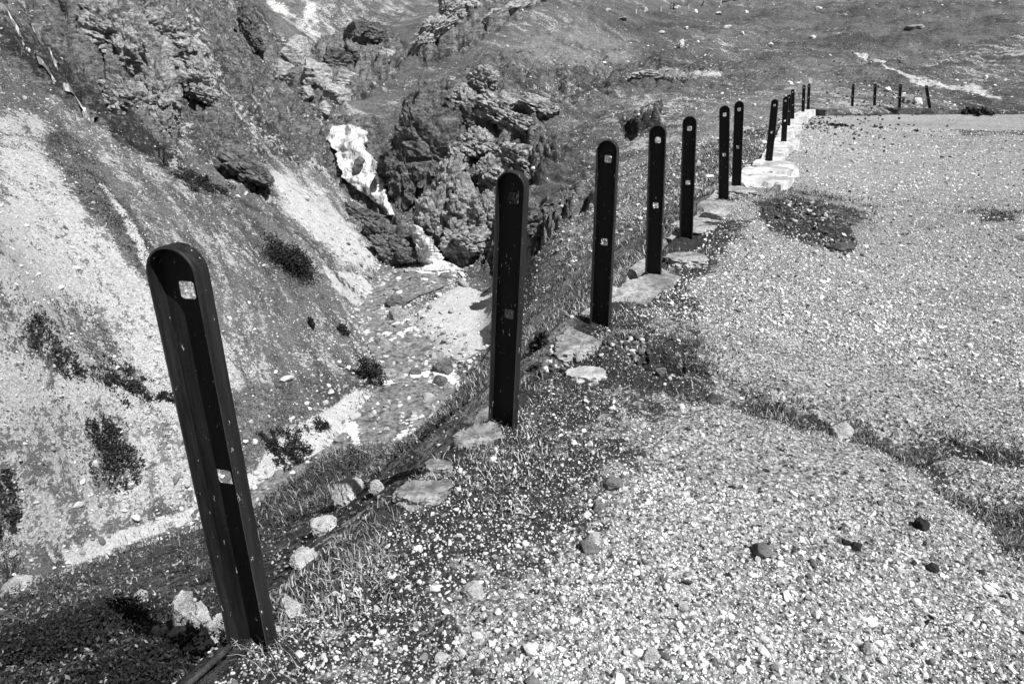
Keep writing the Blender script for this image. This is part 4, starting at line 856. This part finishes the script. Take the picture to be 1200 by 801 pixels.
# ------------------------------------------------------------------ LOOSE STONES
def stone_field(x, y, z, size, shade, k, name, label, flat=.62, seed=1):
    r_ = np.random.default_rng(seed); v, f = ico(k); K = 14; vars_ = []
    for q in range(K):
        g, _ = rock_geo(900 + q, (1, 1, 1), k, facets=11, rough=.06, fine=.02, dlo=.45, dhi=.85); vars_.append(g)
    vars_ = np.array(vars_); n = len(x); var = r_.integers(0, K, n)
    sc = np.stack([r_.uniform(.75, 1.35, n), r_.uniform(.65, 1.0, n), r_.uniform(.45, .8, n)], 1) * size[:, None]
    q = np.stack([r_.normal(0, .25, n), r_.normal(0, .25, n), r_.normal(0, 1, n), r_.normal(0, 1, n)], 1); q /= np.linalg.norm(q, axis=1)[:, None]
    qx, qy, qz, qw = q.T
    Rm = np.stack([1 - 2 * (qy**2 + qz**2), 2 * (qx*qy - qz*qw), 2 * (qx*qz + qy*qw), 2 * (qx*qy + qz*qw), 1 - 2 * (qx**2 + qz**2), 2 * (qy*qz - qx*qw), 2 * (qx*qz - qy*qw), 2 * (qy*qz + qx*qw), 1 - 2 * (qx**2 + qy**2)], 1).reshape(n, 3, 3).astype(F32)
    P = np.einsum('nij,nvj->nvi', Rm, (vars_[var] * sc[:, None]).astype(F32)); P += np.stack([x, y, z], 1)[:, None].astype(F32)
    Fa = (f[None] + (np.arange(n) * len(v))[:, None, None]).reshape(-1, 3)
    o = mesh_obj(name, P.reshape(-1, 3), Fa, M['stones'], attrs=dict(shade=np.repeat(shade, len(v)))); tag(o, label, kind='stuff'); return o
def keep_stone(x, y, sd):
    band = np.where(y < 5.5, sstep(.35, 1.15, sd + .5 * (fbm(x * 1.5, y * 1.5, 2, 3, seed=61) - .5)), sstep(.1, .4, sd))
    return (.62 + .38 * band) * (.45 + .55 * sstep(.36, .5, fbm(x * .9, y * .9, 9, 3, seed=98)))
def tones(n):
    q = rng.uniform(0, 1, n); s = rng.normal(.50, .12, n).clip(.2, .74); s = np.where(q < .20, rng.uniform(.05, .2, n), s); s = np.where(q > .94, rng.uniform(.64, .84, n), s); return s
x, y, r = world_scatter(26000, 1.15, 5.5, -42, 46, 1.25); sd = poly_sd(TERR, x, y)
k = (sd > .02) & (rng.uniform(0, 1, len(x)) < keep_stone(x, y, sd)); x, y, r = x[k], y[k], r[k]; n = len(x)
size = np.clip(np.exp(rng.normal(math.log(.0068), .45, n)), .0035, .026)
stone_field(x, y, H(x, y) + size * .22, size, tones(n) * np.where(poly_sd(TERR, x, y) < .7, .85, 1) * (.72 + .56 * fbm(x * .7, y * .7, 6, 3, seed=140)), 2, 'gravel_stones', 'loose pale and dark gravel stones in the foreground', seed=5)
x, y, r = world_scatter(110000, 1.15, 6.5, -42, 46, 1.35); sd = poly_sd(TERR, x, y)
k = (sd > .0) & (rng.uniform(0, 1, len(x)) < keep_stone(x, y, sd)); x, y, r = x[k], y[k], r[k]; n = len(x)
size = rng.uniform(.003, .0068, n) * (1 + np.clip(r - 3, 0, 9) * .12)
stone_field(x, y, H(x, y) + size * .2, size, tones(n) * np.where(poly_sd(TERR, x, y) < .8, .7, 1) * (.62 + .76 * fbm(x * .7, y * .7, 6, 3, seed=140)), 1, 'fine_gravel', 'fine angular grit between the gravel stones', seed=15)
x, y, r = world_scatter(60000, 5, 34, -8, 48, 1.7); sd = poly_sd(TERR, x, y); k = sd > .2; x, y, r = x[k], y[k], r[k]; n = len(x)
size = np.clip(np.exp(rng.normal(math.log(.0085), .45, n)), .005, .04) * (1 + np.clip(r - 5, 0, 30) * .05)
stone_field(x, y, H(x, y) + size * .2, size, tones(n) * 1.2 * (.62 + .76 * fbm(x * .35, y * .35, 6, 4, .6, seed=141)) * (1 - .75 * poly_soft([(870,228),(940,222),(1005,258),(1010,298),(955,295),(895,278)], *proj(x, y, x * 0 - .3)[:2], 8)), 1, 'far_gravel_stones', 'loose gravel stones on the far terrace', seed=6)
x, y, r = world_scatter(1500, 2.2, 30, -2, 44, 1.2); sd = poly_sd(TERR, x, y); k = (sd > .5) & (fbm(x * .8, y * .8, 4, 3, seed=131) > .52); x, y, r = x[k], y[k], r[k]; n = len(x)
size = np.clip(np.exp(rng.normal(math.log(.008), .45, n)), .004, .016) * (1 + np.clip(r - 4, 0, 30) * .08)
stone_field(x, y, H(x, y) + size * .25, size, rng.uniform(.015, .06, n), 2, 'dark_clods', 'small blackish clods and stones strewn over the gravel', seed=16)
# stones on the slopes, denser where the scree is bare
x, y, r = world_scatter(110000, 14, 85, -46, 46, 1.5); sd = poly_sd(TERR, x, y)
z, LL = H(x, y, True); u, v, d = proj(x, y, z); gr = np.full(len(x), .62)
for P, a, f, d0, d1 in GRASS:
    kk = poly_soft(P, u, v, f) * ((d > d0) & (d < d1)); gr = gr * (1 - kk) + a * kk
k = (sd < -.5) & (LL['stream'] > -.3) & (rng.uniform(0, 1, len(x)) < np.clip(1.15 - gr, .06, 1)); x, y, z, r = x[k], y[k], z[k], r[k]; n = len(x)
size = np.clip(np.exp(rng.normal(math.log(.032), .55, n)), .015, .24)
stone_field(x, y, z + size * .2, size, rng.uniform(.28, .62, n), 1, 'scree_stones', 'loose stones scattered over the slopes', seed=7)
x = rng.uniform(0, 70, 2600); y = rng.uniform(42, 130, 2600); cl = fbm(x * .12, y * .12, 3, 3, seed=97); k = (cl > .5) & (poly_sd(TERR, x, y) < -.5); x, y = x[k], y[k]; n = len(x)
size = np.clip(np.exp(rng.normal(math.log(.09), .5, n)), .04, .4)
stone_field(x, y, H(x, y) + size * .2, size, rng.uniform(.4, .75, n), 1, 'meadow_stones', 'pale stones strewn over the meadow', seed=17)
# cobbles along the stream
i = rng.integers(0, len(sp), 8500); nn_ = np.stack([-np.gradient(sp[:, 1]), np.gradient(sp[:, 0])], 1); q = sp[i, 3] * rng.normal(0, 1.05, len(i)); T_ = np.gradient(sp[:, :2], axis=0); T_ /= np.hypot(*T_.T)[:, None]
x = sp[i, 0] - T_[i, 1] * q; y = sp[i, 1] + T_[i, 0] * q; z = H(x, y); n = len(x); size = np.clip(np.exp(rng.normal(math.log(.075), .55, n)), .03, .36)
stone_field(x, y, z + size * .3, size, rng.uniform(.10, .58, n), 2, 'stream_cobbles', 'cobbles lying in and beside the stream', seed=8)
# stones on the near slope and on the wall
x, y, r = world_scatter(12000, 1.7, 12, -66, 12, 1.5); sd = poly_sd(TERR, x, y); k = sd < -.05; x, y, r = x[k], y[k], r[k]; n = len(x); k = rng.uniform(0, 1, n) < .45; x, y, r = x[k], y[k], r[k]; n = len(x)
size = np.clip(np.exp(rng.normal(math.log(.008), .45, n)), .004, .03)
stone_field(x, y, H(x, y) + size * .3, size, rng.uniform(.1, .42, n), 1, 'slope_stones', 'small pale stones in the turf below the wall', seed=9)
# rubble round the end wall and the far weeds
cx, cy = [], []
for (u, v, s_, m) in [(950,258,18,130),(935,245,14,80),(985,285,12,90),(740,425,14,110),(1010,133,40,260),(960,140,14,90),(640,445,8,160),(655,425,5,120)]:
    for q in range(m):
        P = ptz(u + rng.normal(0, s_), v + rng.normal(0, s_ * .4), -.1); cx.append(P[0]); cy.append(P[1])
x, y = np.array(cx), np.array(cy); n = len(x); r = np.hypot(x, y); size = rng.uniform(.008, .022, n) * (1 + r * .09)
stone_field(x, y, H(x, y) + size * .5, size, np.where(rng.uniform(0, 1, n) < .78, rng.uniform(.02, .12, n), rng.uniform(.25, .5, n)), 2, 'rubble_stones', 'dark and pale rubble among weeds', seed=10)

# ------------------------------------------------------------------ small things high on the meadow
def upright(u, v, hpx, wm, name, mat, label, cat, group=None):
    g = hit([(u, v)], 40, 200)[0]; h = hpx * g[3] / FPX
    bm = bmesh.new(); bmesh.ops.create_cone(bm, cap_ends=True, segments=8, radius1=wm, radius2=wm * .8, depth=h + .3); bmesh.ops.translate(bm, verts=bm.verts, vec=(0, 0, h / 2 - .15))
    me = bpy.data.meshes.new(name); bm.to_mesh(me); bm.free(); me.materials.append(M[mat]); o = bpy.data.objects.new(name, me); COL.objects.link(o); o.location = g[:3]
    tag(o, label, cat, group); return o
upright(745.5,16,4.5,.06,'marker_stake','white','white marker stake left of the small white boulder','stake','white stakes on the meadow')
upright(774.5,13.5,4.5,.06,'marker_stake','white','white marker stake right of the small white boulder','stake','white stakes on the meadow')
upright(807,9,3.5,.05,'marker_stake','white','white marker stake between the dark stumps','stake','white stakes on the meadow')
upright(844.5,6,5,.06,'marker_stake','white','white marker stake at the end of the dark beam','stake','white stakes on the meadow')
upright(786,10,6.5,.07,'dark_stump','wood','thin dark stump left of the white boulder on the meadow','stump','dark stumps on the meadow')
upright(789.5,10.5,5.5,.16,'dark_stump','wood','thick dark stump against the white boulder on the meadow','stump','dark stumps on the meadow')
upright(822,7.5,5.5,.13,'dark_stump','wood','dark stump left of the long dark beam','stump','dark stumps on the meadow').rotation_euler = (0, .4, 0)
pa = hit([(846,3.5)], 40, 200)[0]; pb = hit([(880,1.0)], 40, 200)[0]
tube([tuple(pa[:3] + [0, 0, .15] + (pb[:3] - pa[:3]) * t_) for t_ in np.linspace(0, 1, 4)], .17, 'timber_beam', M['wood'], 'long dark timber beam lying at the top of the meadow', 'beam')

# ------------------------------------------------------------------ light, sky, camera
SUN_AZ, SUN_EL = 131.0, 54.0                 # degrees to the right of straight ahead, and up
w = bpy.data.worlds.new('World'); S.world = w; w.use_nodes = True; nt = w.node_tree
sky = nt.nodes.new('ShaderNodeTexSky'); sky.sky_type = 'NISHITA'; sky.sun_disc = False; sky.sun_elevation = math.radians(SUN_EL); sky.sun_rotation = math.radians(SUN_AZ)
bw = nt.nodes.new('ShaderNodeRGBToBW'); bg = nt.nodes['Background']; nt.links.new(sky.outputs[0], bw.inputs[0]); nt.links.new(bw.outputs[0], bg.inputs[0]); bg.inputs[1].default_value = .05
ld = bpy.data.lights.new('sun', 'SUN'); ld.energy = 5.0; ld.angle = math.radians(.5); ld.color = (1, 1, 1)
so = bpy.data.objects.new('sun', ld); COL.objects.link(so)
a, e = math.radians(SUN_AZ), math.radians(SUN_EL)
to = Vector((math.sin(a) * math.cos(e), math.cos(a) * math.cos(e), math.sin(e))); so.rotation_euler = (-to).to_track_quat('-Z', 'Y').to_euler(); so.location = to * 100
cd = bpy.data.cameras.new('camera'); cam = bpy.data.objects.new('camera', cd); COL.objects.link(cam)
cam.location = (0, 0, HC); cam.rotation_euler = (math.pi / 2 - PITCH, 0, 0); cd.sensor_width = 36; cd.lens = 24; cd.clip_start = .05; cd.clip_end = 2000
S.camera = cam
S.view_settings.view_transform = 'Standard'; S.view_settings.look = 'None'; S.view_settings.exposure = .62; S.view_settings.gamma = 1
S.render.resolution_x, S.render.resolution_y = 1024, 683
